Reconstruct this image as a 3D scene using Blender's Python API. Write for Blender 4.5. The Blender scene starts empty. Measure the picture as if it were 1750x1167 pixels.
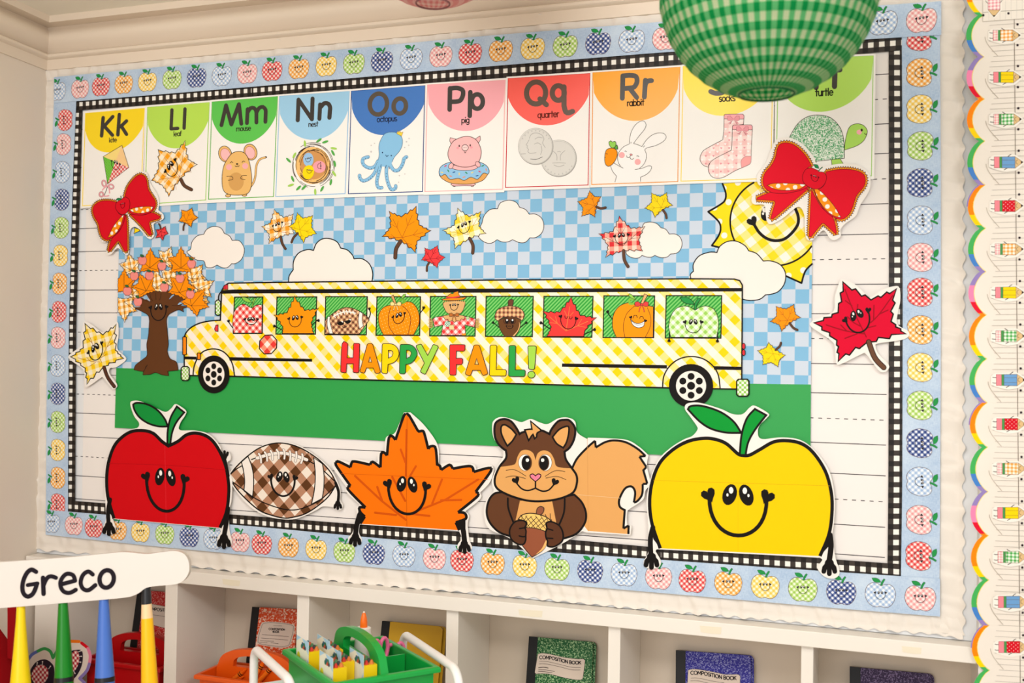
import bpy, bmesh, math, random
from mathutils import Vector, Matrix
from mathutils.geometry import tessellate_polygon
random.seed(7)
C = bpy.context.scene.collection
sc = bpy.context.scene
# ------------------------------------------------------------------ camera
FPX = 1800.0
YAW, PITCH, ROLL = math.radians(19.13), math.radians(.84), math.radians(-.897)
CAM = Vector((0, -2.42, 1.5))
F = Vector((-math.sin(YAW)*math.cos(PITCH), math.cos(YAW)*math.cos(PITCH), math.sin(PITCH)))
_r = Vector((math.cos(YAW), math.sin(YAW), 0)); _d = F.cross(_r)
RX = _r*math.cos(ROLL)+_d*math.sin(ROLL); DY = _d*math.cos(ROLL)-_r*math.sin(ROLL)
cd = bpy.data.cameras.new('camera'); cam = bpy.data.objects.new('camera', cd); C.objects.link(cam)
cd.sensor_width = 36; cd.lens = FPX/1750*36; cd.clip_start = .05
cam.matrix_world = Matrix(((RX.x, -DY.x, -F.x, CAM.x), (RX.y, -DY.y, -F.y, CAM.y), (RX.z, -DY.z, -F.z, CAM.z), (0, 0, 0, 1)))
cd.dof.use_dof = True; cd.dof.focus_distance = 2.62; cd.dof.aperture_fstop = 3.4
sc.camera = cam
sc.view_settings.view_transform = 'Standard'; sc.view_settings.look = 'None'
sc.view_settings.exposure = 0.0; sc.view_settings.gamma = 1.0
sc.view_settings.use_curve_mapping = False
# ------------------------------------------------------------------ light
wd = bpy.data.worlds.new('room_light'); sc.world = wd; wd.use_nodes = True
wd.node_tree.nodes['Background'].inputs[0].default_value = (1.0, .99, .975, 1)
wd.node_tree.nodes['Background'].inputs[1].default_value = .56
def area(name, loc, aim, size, sizey, power, col):
    l = bpy.data.lights.new(name, 'AREA'); l.shape = 'RECTANGLE'; l.size = size; l.size_y = sizey
    l.energy = power; l.color = col
    o = bpy.data.objects.new(name, l); C.objects.link(o); o.location = loc
    o.rotation_euler = (Vector(aim)-Vector(loc)).to_track_quat('-Z', 'Y').to_euler()
    return o
area('key_light', (.95, -2.35, 2.38), (-.9, 0, 1.2), .7, .5, 25, (1, .985, .965))
area('key_light', (-.75, -2.35, 2.38), (-1.1, 0, 1.2), .7, .5, 17, (1, .985, .965))  # second key, added to halve the lantern's shadow on the board
area('front_fill', (-.9, -5.4, 1.95), (-1.1, 0, 1.45), 2.6, 1.5, 74, (1, .99, .978))  # added soft fill from behind the camera, no known fixture there
area('ceiling_lamp', (-.5, -1.7, 2.40), (-.5, -1.5, 0), 1.2, .6, 14, (1, .98, .95))

# ------------------------------------------------------------------ materials
def lin(v):
    v /= 255.0
    return v/12.92 if v <= .04045 else ((v+.055)/1.055)**2.4
KA = .90
def alb(c, k=None):
    k = KA if k is None else k
    return (min(lin(c[0])*k, .95), min(lin(c[1])*k, .95), min(lin(c[2])*k, .95), 1)
_M = {}
def pm(name, rough=.55, spec=.3):
    m = bpy.data.materials.new(name); m.use_nodes = True
    b = m.node_tree.nodes['Principled BSDF']
    b.inputs['Roughness'].default_value = rough; b.inputs['Specular IOR Level'].default_value = spec
    return m, m.node_tree, b
def mat(c, rough=.5, spec=.08):
    k = (c, rough, spec)
    if k not in _M:
        m, t, b = pm('paint_%d_%d_%d' % c, rough, spec)
        b.inputs['Base Color'].default_value = alb(c); _M[k] = m
    return _M[k]
def N(t, typ, **kw):
    n = t.nodes.new(typ)
    for k, v in kw.items(): setattr(n, k, v)
    return n
def mth(t, op, a, b=None, c=None):
    n = N(t, 'ShaderNodeMath', operation=op)
    for i, v in enumerate((a, b, c)):
        if v is None: continue
        if isinstance(v, (int, float)): n.inputs[i].default_value = v
        else: t.links.new(v, n.inputs[i])
    return n.outputs[0]
def mixc(t, f, a, b):
    n = N(t, 'ShaderNodeMix', data_type='RGBA')
    for i, v in ((0, f), (6, a), (7, b)):
        if isinstance(v, (int, float)): n.inputs[i].default_value = v
        elif isinstance(v, tuple): n.inputs[i].default_value = v
        else: t.links.new(v, n.inputs[i])
    return n.outputs[2]
def objxz(t, uv=False):
    tc = N(t, 'ShaderNodeTexCoord'); s = N(t, 'ShaderNodeSeparateXYZ')
    t.links.new(tc.outputs['UV' if uv else 'Object'], s.inputs[0])
    return s.outputs[0], s.outputs[1 if uv else 2]
def gingham(c11, c10, c01, c00, per, ang=45, anchor=(0, 0), uv=False, duty=.5, rough=.5, spec=.08, perv=None):
    """two crossed sets of stripes; anchor = centre of one full-colour square (local x, z)"""
    k = ('g', c11, c10, c01, c00, per, ang, tuple(round(a, 4) for a in anchor), uv, duty, perv)
    if k in _M: return _M[k]
    m, t, b = pm('gingham_%d_%d_%d' % c11, rough, spec)
    x, z = objxz(t, uv); a = math.radians(ang); ca, sa = math.cos(a), math.sin(a)
    def ax(kx, kz, p):
        u = mth(t, 'ADD', mth(t, 'MULTIPLY', x, kx/p), mth(t, 'MULTIPLY', z, kz/p))
        u = mth(t, 'ADD', u, duty/2-(anchor[0]*kx+anchor[1]*kz)/p)
        return mth(t, 'LESS_THAN', mth(t, 'FRACT', u), duty)
    s1, s2 = ax(ca, sa, per), ax(-sa, ca, perv or per)
    r0 = mixc(t, s1, alb(c00), alb(c10)); r1 = mixc(t, s1, alb(c01), alb(c11))
    t.links.new(mixc(t, s2, r0, r1), b.inputs['Base Color']); _M[k] = m
    return m
def stripes(c0, c1, per, ang, duty=.5, rough=.5):
    k = ('s', c0, c1, per, ang, duty)
    if k in _M: return _M[k]
    m, t, b = pm('stripes_%d_%d_%d' % c0, rough, .08); x, z = objxz(t); a = math.radians(ang)
    u = mth(t, 'ADD', mth(t, 'MULTIPLY', x, math.cos(a)/per), mth(t, 'MULTIPLY', z, math.sin(a)/per))
    t.links.new(mixc(t, mth(t, 'LESS_THAN', mth(t, 'FRACT', u), duty), alb(c0), alb(c1)), b.inputs['Base Color']); _M[k] = m
    return m
def dots(c0, c1, per, r, ang=45, rough=.5):
    k = ('d', c0, c1, per, r, ang)
    if k in _M: return _M[k]
    m, t, b = pm('dots_%d_%d_%d' % c0, rough, .08); x, z = objxz(t); a = math.radians(ang); ca, sa = math.cos(a), math.sin(a)
    def ax(kx, kz):
        u = mth(t, 'ADD', mth(t, 'MULTIPLY', x, kx/per), mth(t, 'MULTIPLY', z, kz/per))
        u = mth(t, 'SUBTRACT', mth(t, 'FRACT', u), .5)
        return mth(t, 'MULTIPLY', u, u)
    d = mth(t, 'ADD', ax(ca, sa), ax(-sa, ca))
    t.links.new(mixc(t, mth(t, 'LESS_THAN', d, (r/per)**2), alb(c0), alb(c1)), b.inputs['Base Color']); _M[k] = m
    return m
def speckle(c0, c1, scale, thr=.5, rough=.5, spec=.1, soft=.06):
    k = ('n', c0, c1, scale, thr)
    if k in _M: return _M[k]
    m, t, b = pm('speckle_%d_%d_%d' % c0, rough, spec)
    tc = N(t, 'ShaderNodeTexCoord'); n = N(t, 'ShaderNodeTexNoise')
    n.inputs['Scale'].default_value = scale; n.inputs['Detail'].default_value = 1.5; n.inputs['Distortion'].default_value = .8
    t.links.new(tc.outputs['Object'], n.inputs['Vector'])
    mr = N(t, 'ShaderNodeMapRange'); t.links.new(n.outputs[0], mr.inputs[0])
    mr.inputs[1].default_value = thr-soft; mr.inputs[2].default_value = thr+soft
    t.links.new(mixc(t, mr.outputs[0], alb(c0), alb(c1)), b.inputs['Base Color']); _M[k] = m
    return m
def denim():
    if 'denim' in _M: return _M['denim']
    m, t, b = pm('denim_print', .6, .08)
    tc = N(t, 'ShaderNodeTexCoord'); outs = []
    for sx, sz in ((900, 120), (120, 900), (14, 14)):
        mp = N(t, 'ShaderNodeMapping'); mp.inputs['Scale'].default_value = (sx, 1, sz)
        t.links.new(tc.outputs['Object'], mp.inputs[0]); n = N(t, 'ShaderNodeTexNoise')
        n.inputs['Scale'].default_value = 1; n.inputs['Detail'].default_value = 2
        t.links.new(mp.outputs[0], n.inputs['Vector']); outs.append(n.outputs[0])
    s = mth(t, 'ADD', mth(t, 'MULTIPLY', mth(t, 'ADD', outs[0], outs[1]), .8), mth(t, 'MULTIPLY', outs[2], .9))
    mr = N(t, 'ShaderNodeMapRange'); t.links.new(s, mr.inputs[0]); mr.inputs[1].default_value = .56; mr.inputs[2].default_value = 1.5
    t.links.new(mixc(t, mr.outputs[0], alb((120, 160, 206)), alb((206, 222, 238))), b.inputs['Base Color']); _M['denim'] = m
    return m
def paint(name, c, rough=.5, spec=.35, bump=.0):
    if name in _M: return _M[name]
    m, t, b = pm(name, rough, spec)
    tc = N(t, 'ShaderNodeTexCoord'); n = N(t, 'ShaderNodeTexNoise'); n.inputs['Scale'].default_value = 3
    t.links.new(tc.outputs['Object'], n.inputs['Vector'])
    d = tuple(int(v*.97) for v in c)
    t.links.new(mixc(t, n.outputs[0], alb(c), alb(d)), b.inputs['Base Color']); _M[name] = m
    return m
BLK = (24, 20, 18); INK = (60, 45, 38); WHT = (246, 240, 233)

# ------------------------------------------------------------------ object helpers
def tag(o, label=None, cat=None, group=None, kind=None):
    if label: o['label'] = label
    if cat: o['category'] = cat
    if group: o['group'] = group
    if kind: o['kind'] = kind
    return o
def thing(name, label, cat, loc=(0, 0, 0), group=None, rotz=0):
    o = bpy.data.objects.new(name, None); C.objects.link(o); o.location = loc; o.rotation_euler = (0, 0, rotz)
    o.empty_display_size = .05
    o['_wl'] = 1; del o['_wl']
    return tag(o, label, cat, group)
def wloc(o):
    p = Vector((0, 0, 0))
    while o: p += o.location; o = o.parent
    return p
def link(name, me, parent=None, loc=None):
    o = bpy.data.objects.new(name, me); C.objects.link(o)
    if parent: o.parent = parent
    if loc is not None: o.location = loc
    return o
def bmobj(name, bm, m, parent=None, smooth=False, loc=None, bevel=0):
    """bm in the parent's local space"""
    if bevel: bmesh.ops.bevel(bm, geom=list(bm.edges), offset=bevel, segments=2, affect='EDGES', profile=.5)
    bmesh.ops.recalc_face_normals(bm, faces=list(bm.faces))
    me = bpy.data.meshes.new(name); bm.to_mesh(me); bm.free()
    for x in (m if isinstance(m, (list, tuple)) and not isinstance(m, tuple) else [m]): me.materials.append(x)
    if smooth:
        for p in me.polygons: p.use_smooth = True
        me.set_sharp_from_angle(angle=math.radians(40))
    return link(name, me, parent, loc)
def box(bm, x0, x1, y0, y1, z0, z1):
    v = [bm.verts.new((x, y, z)) for x in (x0, x1) for y in (y0, y1) for z in (z0, z1)]
    for f in ((0, 1, 3, 2), (4, 6, 7, 5), (0, 4, 5, 1), (2, 3, 7, 6), (0, 2, 6, 4), (1, 5, 7, 3)): bm.faces.new([v[i] for i in f])
    return v
def boxobj(name, a, m, parent=None, bevel=0, kind=None):
    bm = bmesh.new(); box(bm, *a); o = bmobj(name, bm, m, parent, bevel=bevel)
    return tag(o, kind=kind)
def tube(bm, pts, r, seg=12, caps=True):
    pts = [Vector(p) for p in pts]; rs = r if isinstance(r, (list, tuple)) else [r]*len(pts)
    rings = []; up = None
    for i, p in enumerate(pts):
        d = (pts[min(i+1, len(pts)-1)]-pts[max(i-1, 0)]).normalized()
        if up is None:
            up = d.orthogonal().normalized()
        up = (up-d*up.dot(d)).normalized(); w = d.cross(up)
        rings.append([bm.verts.new(p+(up*math.cos(a)+w*math.sin(a))*rs[i]) for a in [2*math.pi*k/seg for k in range(seg)]])
    for a, b in zip(rings, rings[1:]):
        for k in range(seg): bm.faces.new((a[k], a[(k+1) % seg], b[(k+1) % seg], b[k]))
    if caps:
        bm.faces.new(rings[0][::-1]); bm.faces.new(rings[-1])
def lathe(bm, prof, seg=24, c=(0, 0, 0)):
    rings = []
    for r, z in prof:
        rings.append([bm.verts.new((c[0]+r*math.cos(2*math.pi*k/seg), c[1]+r*math.sin(2*math.pi*k/seg), c[2]+z)) for k in range(seg)])
    for a, b in zip(rings, rings[1:]):
        for k in range(seg): bm.faces.new((a[k], a[(k+1) % seg], b[(k+1) % seg], b[k]))
    bm.faces.new(rings[0][::-1]); bm.faces.new(rings[-1])

# ------------------------------------------------------------------ photo pixel -> point on a real plane
def ray(x, y):
    return F+RX*((x-875)/FPX)+DY*((y-583.5)/FPX)
def W(x, y, yy=0.0):
    v = ray(x, y); return CAM+v*((yy-CAM.y)/v.y)
def onz(x, y, z):
    v = ray(x, y); return CAM+v*((z-CAM.z)/v.z)
def onplane(x, y, p, n):
    v = ray(x, y); return CAM+v*((p-CAM).dot(n)/v.dot(n))
K4 = 440/1750
CR = dict(px=(0, 0, 1), A=(0, 0, K4), B=(400, 0, K4), C=(800, 0, K4), D=(1100, 0, K4), E=(1310, 0, K4), F=(0, 270, K4), G=(400, 270, K4),
          H=(800, 270, K4), I=(1180, 270, K4), J=(0, 540, K4), K=(400, 540, K4), L=(800, 540, K4), M=(1180, 540, K4), N=(0, 700, K4),
          R=(1060, 680, K4), S=(0, 874, K4), T=(200, 874, K4), U=(400, 874, K4), V=(800, 874, K4), X=(1160, 874, K4),
          a1=(140, 180, .12), a2=(350, 160, .12), a3=(470, 200, .12), a4=(590, 150, .12), a5=(600, 215, 240/1750), a6=(860, 190, .12),
          a7=(1010, 190, .12), a8=(1180, 180, .12), b1=(195, 410, 180/1750), b2=(300, 470, 180/1750), b3=(300, 560, 180/1750),
          b4=(460, 490, 180/1750), b5=(630, 490, 200/1750), b6=(820, 490, 200/1750), b7=(1010, 490, 280/1747), b8=(1200, 310, 200/1750),
          c1=(150, 290, 140/1089), c2=(1280, 230, 220/1426), c3=(110, 540, 110/987), c4=(1380, 470, 180/1236), tt=(195, 480, 180/1167),
          l4=(650, 340, .12), l5=(980, 315, 200/1459), l6=(440, 345, 120/1556), l7=(1280, 500, .12), lf=(570, 690, 280/1257),
          fb=(390, 740, 210/1532), sq=(840, 700, 280/1257), hp=(570, 570, 180/1750), ha=(750, 570, 180/1750),
          g6=(860, 1060, 200/1750), g7=(1120, 1090, 200/1750), g3=(320, 1010, 200/1487), ap=(1500, 0, 250/1747))
def parse(key, s):
    ox, oy, k = CR[key]; out = []
    for w in s.split():
        c = w.endswith('!'); x, y = w.rstrip('!').split(',')
        out.append((ox+float(x)*k, oy+float(y)*k, c))
    return out
def P(key, s): return [(a, b) for a, b, c in parse(key, s)]
def pt(key, x, y):
    ox, oy, k = CR[key]; return (ox+x*k, oy+y*k)
def smooth(p, closed):
    n = len(p); out = []
    for i in range(n if closed else n-1):
        p1, p2 = p[i], p[(i+1) % n]
        p0 = p[(i-1) % n] if (closed or i > 0) else p1
        p3 = p[(i+2) % n] if (closed or i+2 < n) else p2
        if p1[2]: p0 = p1
        if p2[2]: p3 = p2
        L = math.hypot(p2[0]-p1[0], p2[1]-p1[1]); m = max(1, min(8, int(L/2.2)))
        if p1[2] and p2[2]: m = 1
        for j in range(m):
            t = j/m; t2 = t*t; t3 = t2*t
            out.append(tuple(.5*(2*p1[q]+(p2[q]-p0[q])*t+(2*p0[q]-5*p1[q]+4*p2[q]-p3[q])*t2+(3*p1[q]-p0[q]-3*p2[q]+p3[q])*t3) for q in (0, 1)))
    if not closed: out.append(p[-1][:2])
    return out
def S(key, s, closed=True): return smooth(parse(key, s), closed)
def Sl(key, s): return S(key, s, False)
def ell(key, cx, cy, rx, ry, rot=0, n=24, a0=0, a1=360):
    a = math.radians(rot); out = []
    full = (a1-a0) >= 360
    for i in range(n if full else n+1):
        t = math.radians(a0+(a1-a0)*i/n); x, y = rx*math.cos(t), ry*math.sin(t)
        out.append(pt(key, cx+x*math.cos(a)-y*math.sin(a), cy+x*math.sin(a)+y*math.cos(a)))
    return out
class Art:
    """flat print: coloured layers laid one over another on a real plane, one mesh"""
    def __init__(s, off=.01, p0=(0, 0, 0), n=(0, -1, 0), fn=None, step=1e-5):
        s.off = off; s.h = off; s.step = step; s.p0 = Vector(p0); s.n = Vector(n).normalized(); s.fn = fn
        s.reset()
    def reset(s): s.V = []; s.Fc = []; s.Mi = []; s.mats = []
    def p3(s, x, y, h):
        if s.fn: return s.fn(x, y, h)
        return onplane(x, y, s.p0+s.n*h, s.n)
    def mi(s, m):
        if isinstance(m, tuple): m = mat(m)
        if m not in s.mats: s.mats.append(m)
        return s.mats.index(m)
    def add(s, pts, tris, m, h=None, flip=True):
        h = s.h if h is None else h; b = len(s.V); k = s.mi(m)
        V = [s.p3(x, y, h) for x, y in pts]; s.V += V
        for f in tris:
            if flip and len(f) >= 3:
                nn = (V[f[1]]-V[f[0]]).cross(V[f[2]]-V[f[0]])
                if nn.dot(s.n) < 0: f = f[::-1]
            s.Fc.append(tuple(b+i for i in f)); s.Mi.append(k)
    def fill(s, pts, m, holes=()):
        loops = [pts]+list(holes)
        t = tessellate_polygon([[Vector((x, y, 0)) for x, y in l] for l in loops])
        s.add([q for l in loops for q in l], [tuple(f) for f in t], m); s.h += s.step
        return s
    def line(s, pts, w, m, closed=False, cap=True):
        q = [pts[0]]
        for p in pts[1:]:
            if math.hypot(p[0]-q[-1][0], p[1]-q[-1][1]) > .05: q.append(p)
        if closed and len(q) > 2 and math.hypot(q[0][0]-q[-1][0], q[0][1]-q[-1][1]) < .05: q.pop()
        n = len(q); r = w/2
        if n < 2: return s
        if not closed and n > 2 and not isinstance(w, list):          # sharp corners: separate runs with round ends
            for i in range(1, n-1):
                d1 = (q[i][0]-q[i-1][0], q[i][1]-q[i-1][1]); d2 = (q[i+1][0]-q[i][0], q[i+1][1]-q[i][1])
                if d1[0]*d2[0]+d1[1]*d2[1] < .3*math.hypot(*d1)*math.hypot(*d2):
                    s.line(q[:i+1], w, m, False, cap); return s.line(q[i:], w, m, False, cap)
        out = []; ws = w if isinstance(w, list) else None
        for i in range(n):
            a = q[(i-1) % n] if (closed or i > 0) else None
            b = q[(i+1) % n] if (closed or i < n-1) else None
            c = q[i]; ds = []
            for u, v in ((a, c), (c, b)):
                if u and v:
                    L = math.hypot(v[0]-u[0], v[1]-u[1]) or 1; ds.append(((v[0]-u[0])/L, (v[1]-u[1])/L))
            dx, dy = sum(d[0] for d in ds), sum(d[1] for d in ds); L = math.hypot(dx, dy)
            if L < .2: dx, dy = ds[0]; L = 1
            dx /= L; dy /= L
            k = r/max(.55, abs(dx*ds[0][0]+dy*ds[0][1]))
            out += [(c[0]-dy*k, c[1]+dx*k), (c[0]+dy*k, c[1]-dx*k)]
        fs = [(2*i, 2*i+1, 2*((i+1) % n)+1, 2*((i+1) % n)) for i in range(n if closed else n-1)]
        s.add(out, fs, m)
        if cap and not closed and w > 1.1:
            for c in (q[0], q[-1]):
                s.add([(c[0]+r*math.cos(t*math.pi/5), c[1]+r*math.sin(t*math.pi/5)) for t in range(10)], [tuple(range(10))], m, h=s.h+s.step*.4)
        s.h += s.step
        return s
    def shape(s, pts, m, lm=BLK, w=1.0):
        s.fill(pts, m); return s.line(pts, w, lm, True)
    def slab(s, pts, m, th=.0006):
        n = len(pts); h0 = s.h; t = tessellate_polygon([[Vector((x, y, 0)) for x, y in pts]]); t = [tuple(f) for f in t]
        s.add(pts, t, m, h0+th)
        b = len(s.V); k = s.mi(m)
        top = [s.p3(x, y, h0+th) for x, y in pts]; s.V += top+[v-s.n*th for v in top]
        for i in range(n):
            j = (i+1) % n; s.Fc.append((b+i, b+j, b+n+j, b+n+i)); s.Mi.append(k)
        for f in t: s.Fc.append(tuple(b+n+i for i in f)); s.Mi.append(k)
        s.h = h0+th+s.step
        return s
    def build(s, name, parent, label=None, kind=None):
        o0 = wloc(parent) if parent else Vector((0, 0, 0))
        me = bpy.data.meshes.new(name); rz = Matrix.Rotation(-parent.rotation_euler.z, 3, 'Z') if parent else Matrix.Identity(3)
        me.from_pydata([tuple(rz @ (v-o0)) for v in s.V], [], s.Fc)
        for m in s.mats: me.materials.append(m)
        me.polygons.foreach_set('material_index', s.Mi); me.update()
        o = link(name, me, parent); tag(o, label, kind=kind); s.reset()
        return o
def heart(a, c, ux, uy, r, m=BLK):
    # small heart: lobes away from the mouth
    s = []
    for i in range(16):
        t = 2*math.pi*i/16; x = .9*math.sin(t)**3*1.1; y = -(13*math.cos(t)-5*math.cos(2*t)-2*math.cos(3*t)-math.cos(4*t))/15
        s.append((c[0]+r*(x*ux[0]+y*uy[0]), c[1]+r*(x*ux[1]+y*uy[1])))
    a.fill(s, m)
def face(a, L, R, B, lw, ink=BLK, eye=1.0, eyes='open', white=(252, 248, 240), part=None):
    mx, my = (L[0]+R[0])/2, (L[1]+R[1])/2; U = ((R[0]-L[0])/2, (R[1]-L[1])/2); Vv = (B[0]-mx, B[1]-my)
    def q(x, y): return (mx+U[0]*x+Vv[0]*y, my+U[1]*x+Vv[1]*y)
    a.line([q(math.cos(t)*(1 if abs(math.cos(t)) < .99 else 1), math.sin(t)**.85 if math.sin(t) > 0 else 0) for t in [math.pi-math.pi*i/20 for i in range(21)]], lw, ink, cap=False)
    if part: part('smile')
    ul = math.hypot(*U); vl = math.hypot(*Vv)
    ux = (U[0]/ul, U[1]/ul); uy = (Vv[0]/vl, Vv[1]/vl)
    r = max(lw*1.4, ul*.265)
    for sx, rt in ((-1, -.45), (1, .45)):
        c, n = math.cos(rt), math.sin(rt)
        hx = (ux[0]*c+uy[0]*n, ux[1]*c+uy[1]*n); hy = (-ux[0]*n+uy[0]*c, -ux[1]*n+uy[1]*c)
        heart(a, q(sx*1.02, -.04), hx, hy, r, ink)
    if part: part('smile')
    for sx in (-1, 1):
        cx, cy = .29*sx, -.06
        if eyes == 'open':
            rx, ry = .245*eye, .27*eye
            E = []
            for i in range(18):
                t = 2*math.pi*i/18; x, y = rx*math.cos(t), ry*math.sin(t)
                E.append(q(cx+x-sx*y*.25*(-1), cy+y))
            a.fill(E, ink)
            for (hx, hy, hr) in ((-.05*sx, -.11, .078), (.075*sx, .01, .038)):
                a.fill([q(cx+hx*eye+hr*eye*math.cos(2*math.pi*i/10), cy+hy*eye+hr*eye*1.1*math.sin(2*math.pi*i/10)) for i in range(10)], white)
        elif eyes == 'down':
            a.line([q(cx+.2*math.cos(t), cy-.08+.22*math.sin(t)) for t in [math.pi*i/8 for i in range(9)]], lw*.8, ink)
        else:
            a.line([q(cx+.24*math.cos(t), cy-.02-.26*math.sin(t)) for t in [math.pi*i/8 for i in range(9)]], lw*.8, ink)
        if part: part('eye')
def toothed(pts, teeth=.030):
    """jagged maple-leaf edge; points flagged True start a plain edge"""
    n = len(pts); out = []
    cx = sum(p[0] for p in pts)/n; cy = sum(p[1] for p in pts)/n
    for i in range(n):
        p, q = pts[i], pts[(i+1) % n]; out.append((p[0], p[1]))
        if p[2]: continue
        dx, dy = q[0]-p[0], q[1]-p[1]; L = math.hypot(dx, dy)
        nx, ny = dy/L, -dx/L
        if nx*((p[0]+q[0])/2-cx)+ny*((p[1]+q[1])/2-cy) < 0: nx, ny = -nx, -ny
        tipfirst = math.hypot(p[0]-cx, p[1]-cy) > math.hypot(q[0]-cx, q[1]-cy)
        for f in (.36, .70):
            a, b = (f, f+.07) if tipfirst else (f-.07, f)
            o1, o2 = (-.060, teeth) if tipfirst else (teeth, -.060)
            out.append((p[0]+dx*a+nx*L*o1, p[1]+dy*a+ny*L*o1)); out.append((p[0]+dx*b+nx*L*o2, p[1]+dy*b+ny*L*o2))
    return out
def leaf(a, key, s, m, base=None, stem=None, lw=1.0, ink=INK, vein=None, vw=.7, stemw=4, stemc=(98, 66, 48), fc=None, flw=1.2, tips=(0, 2, 4, 6, 8), eye=1.0, eyes='open'):
    p = parse(key, s); T = toothed(p); a.fill(T, m)
    if vein and base:
        b = pt(key, *base)
        for i in tips:
            e = p[i]; d = .72
            ex, ey = b[0]+(e[0]-b[0])*d, b[1]+(e[1]-b[1])*d
            a.line([b, (ex, ey)], vw, vein, cap=False)
            for sg in (-1, 1):
                fx, fy = b[0]+(e[0]-b[0])*.38, b[1]+(e[1]-b[1])*.38
                vx, vy = (e[0]-b[0])*.24, (e[1]-b[1])*.24
                c, n = math.cos(.6*sg), math.sin(.6*sg)
                a.line([(fx, fy), (fx+vx*c-vy*n, fy+vx*n+vy*c)], vw*.8, vein, cap=False)
    a.line(T, lw, ink, True)
    if stem:
        q = Sl(key, stem); a.line(q, stemw+lw*1.6, ink); a.line(q, stemw, stemc)
    if fc: face(a, pt(key, *fc[0]), pt(key, *fc[1]), pt(key, *fc[2]), flw, eye=eye, eyes=eyes)
def hand(a, w, d, size, m=BLK, spread=.42):
    L = math.hypot(*d); d = (d[0]/L, d[1]/L); n = (-d[1], d[0])
    a.fill([(w[0]+size*.40*math.cos(t)+d[0]*size*.12, w[1]+size*.40*math.sin(t)+d[1]*size*.12) for t in [2*math.pi*i/14 for i in range(14)]], m)
    for k in (-1, 0, 1):
        f = .80 if k else 1.0
        e = (w[0]+d[0]*size*f+n[0]*size*spread*1.12*k, w[1]+d[1]*size*f+n[1]*size*spread*1.12*k)
        a.line([w, ((w[0]*.4+e[0]*.6)+n[0]*k*size*.12, (w[1]*.4+e[1]*.6)+n[1]*k*size*.12), e], size*.42, m)
# ---- rounded stroke lettering (unit: cap height 1, baseline 0)
def _arc(cx, cy, rx, ry, a0, a1, n=10): return [(cx+rx*math.cos(math.radians(a0+(a1-a0)*i/n)), cy+ry*math.sin(math.radians(a0+(a1-a0)*i/n))) for i in range(n+1)]
xo = .30
GL = {
 'o': (.66, [_arc(.33, .33, .28, .33, 0, 360, 16)]), 'c': (.58, [_arc(.33, .33, .28, .33, 50, 310, 12)]),
 'e': (.64, [[(.06, .34), (.60, .34)]+_arc(.33, .33, .27, .33, 0, 310, 14)]), 'a': (.66, [_arc(.31, .33, .26, .33, 0, 360, 16), [(.57, .66), (.57, 0)]]),
 'b': (.68, [[(.08, 1), (.08, 0)], _arc(.35, .33, .27, .33, 0, 360, 16)]), 'q': (.68, [_arc(.31, .33, .26, .33, 0, 360, 16), [(.57, .66), (.57, -.32)]]),
 'p': (.68, [[(.08, .66), (.08, -.32)], _arc(.35, .33, .27, .33, 0, 360, 16)]), 'g': (.66, [_arc(.31, .33, .26, .33, 0, 360, 16), [(.57, .66), (.57, -.1)]+_arc(.32, -.1, .25, .22, 0, -150, 8)]),
 'd': (.68, [_arc(.31, .33, .26, .33, 0, 360, 16), [(.57, 1), (.57, 0)]]),
 'i': (.26, [[(.12, .66), (.12, 0)], [(.12, .9), (.12, .99)]]), 'l': (.26, [[(.12, 1), (.12, 0)]]), 't': (.42, [[(.2, .95), (.2, 0)], [(.02, .64), (.38, .64)]]),
 'f': (.42, [[(.38, .98)]+_arc(.3, .82, .12, .16, 90, 180, 5)+[(.18, 0)], [(.03, .62), (.36, .62)]]), 'k': (.56, [[(.08, 1), (.08, 0)], [(.48, .64), (.1, .3)], [(.2, .38), (.5, 0)]]),
 'n': (.64, [[(.08, .66), (.08, 0)], [(.08, .38)]+_arc(.31, .38, .23, .28, 180, 0, 8)+[(.54, 0)]]),
 'm': (.98, [[(.08, .66), (.08, 0)], [(.08, .42)]+_arc(.28, .42, .2, .24, 180, 0, 8)+[(.48, 0)], [(.48, .42)]+_arc(.68, .42, .2, .24, 180, 0, 8)+[(.88, 0)]]),
 'r': (.42, [[(.08, .66), (.08, 0)], [(.08, .36)]+_arc(.32, .38, .24, .26, 180, 80, 6)]), 'u': (.64, [[(.08, .66)]+_arc(.31, .28, .23, .28, 180, 360, 8)+[(.54, .66)], [(.54, .3), (.54, 0)]]),
 's': (.52, [_arc(.26, .49, .18, .17, 40, 250, 8)+_arc(.26, .16, .2, .17, 80, -140, 9)]),
 'C': (.86, [_arc(.46, .5, .4, .5, 48, 312, 14)]), 'O': (.98, [_arc(.48, .5, .42, .5, 0, 360, 20)]), 'M': (.98, [[(.08, 0), (.12, 1), (.48, .25), (.84, 1), (.88, 0)]]),
 'P': (.70, [[(.1, 0), (.1, 1), (.35, 1)]+_arc(.35, .72, .27, .28, 90, -90, 8)+[(.1, .44)]]), 'S': (.66, [_arc(.33, .74, .25, .26, 40, 250, 9)+_arc(.33, .25, .28, .25, 85, -145, 10)]),
 'I': (.26, [[(.12, 0), (.12, 1)]]), 'T': (.72, [[(.04, 1), (.68, 1)], [(.36, 1), (.36, 0)]]), 'N': (.84, [[(.1, 0), (.1, 1), (.72, 0), (.72, 1)]]),
 'B': (.72, [[(.1, 0), (.1, 1), (.35, 1)]+_arc(.35, .76, .22, .24, 90, -90, 7)+[(.1, .52), (.38, .52)]+_arc(.38, .26, .26, .26, 90, -90, 7)+[(.1, 0)]]),
 'K': (.72, [[(.1, 1), (.1, 0)], [(.62, 1), (.1, .42)], [(.28, .6), (.66, 0)]]), ' ': (.35, []),
}
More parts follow.
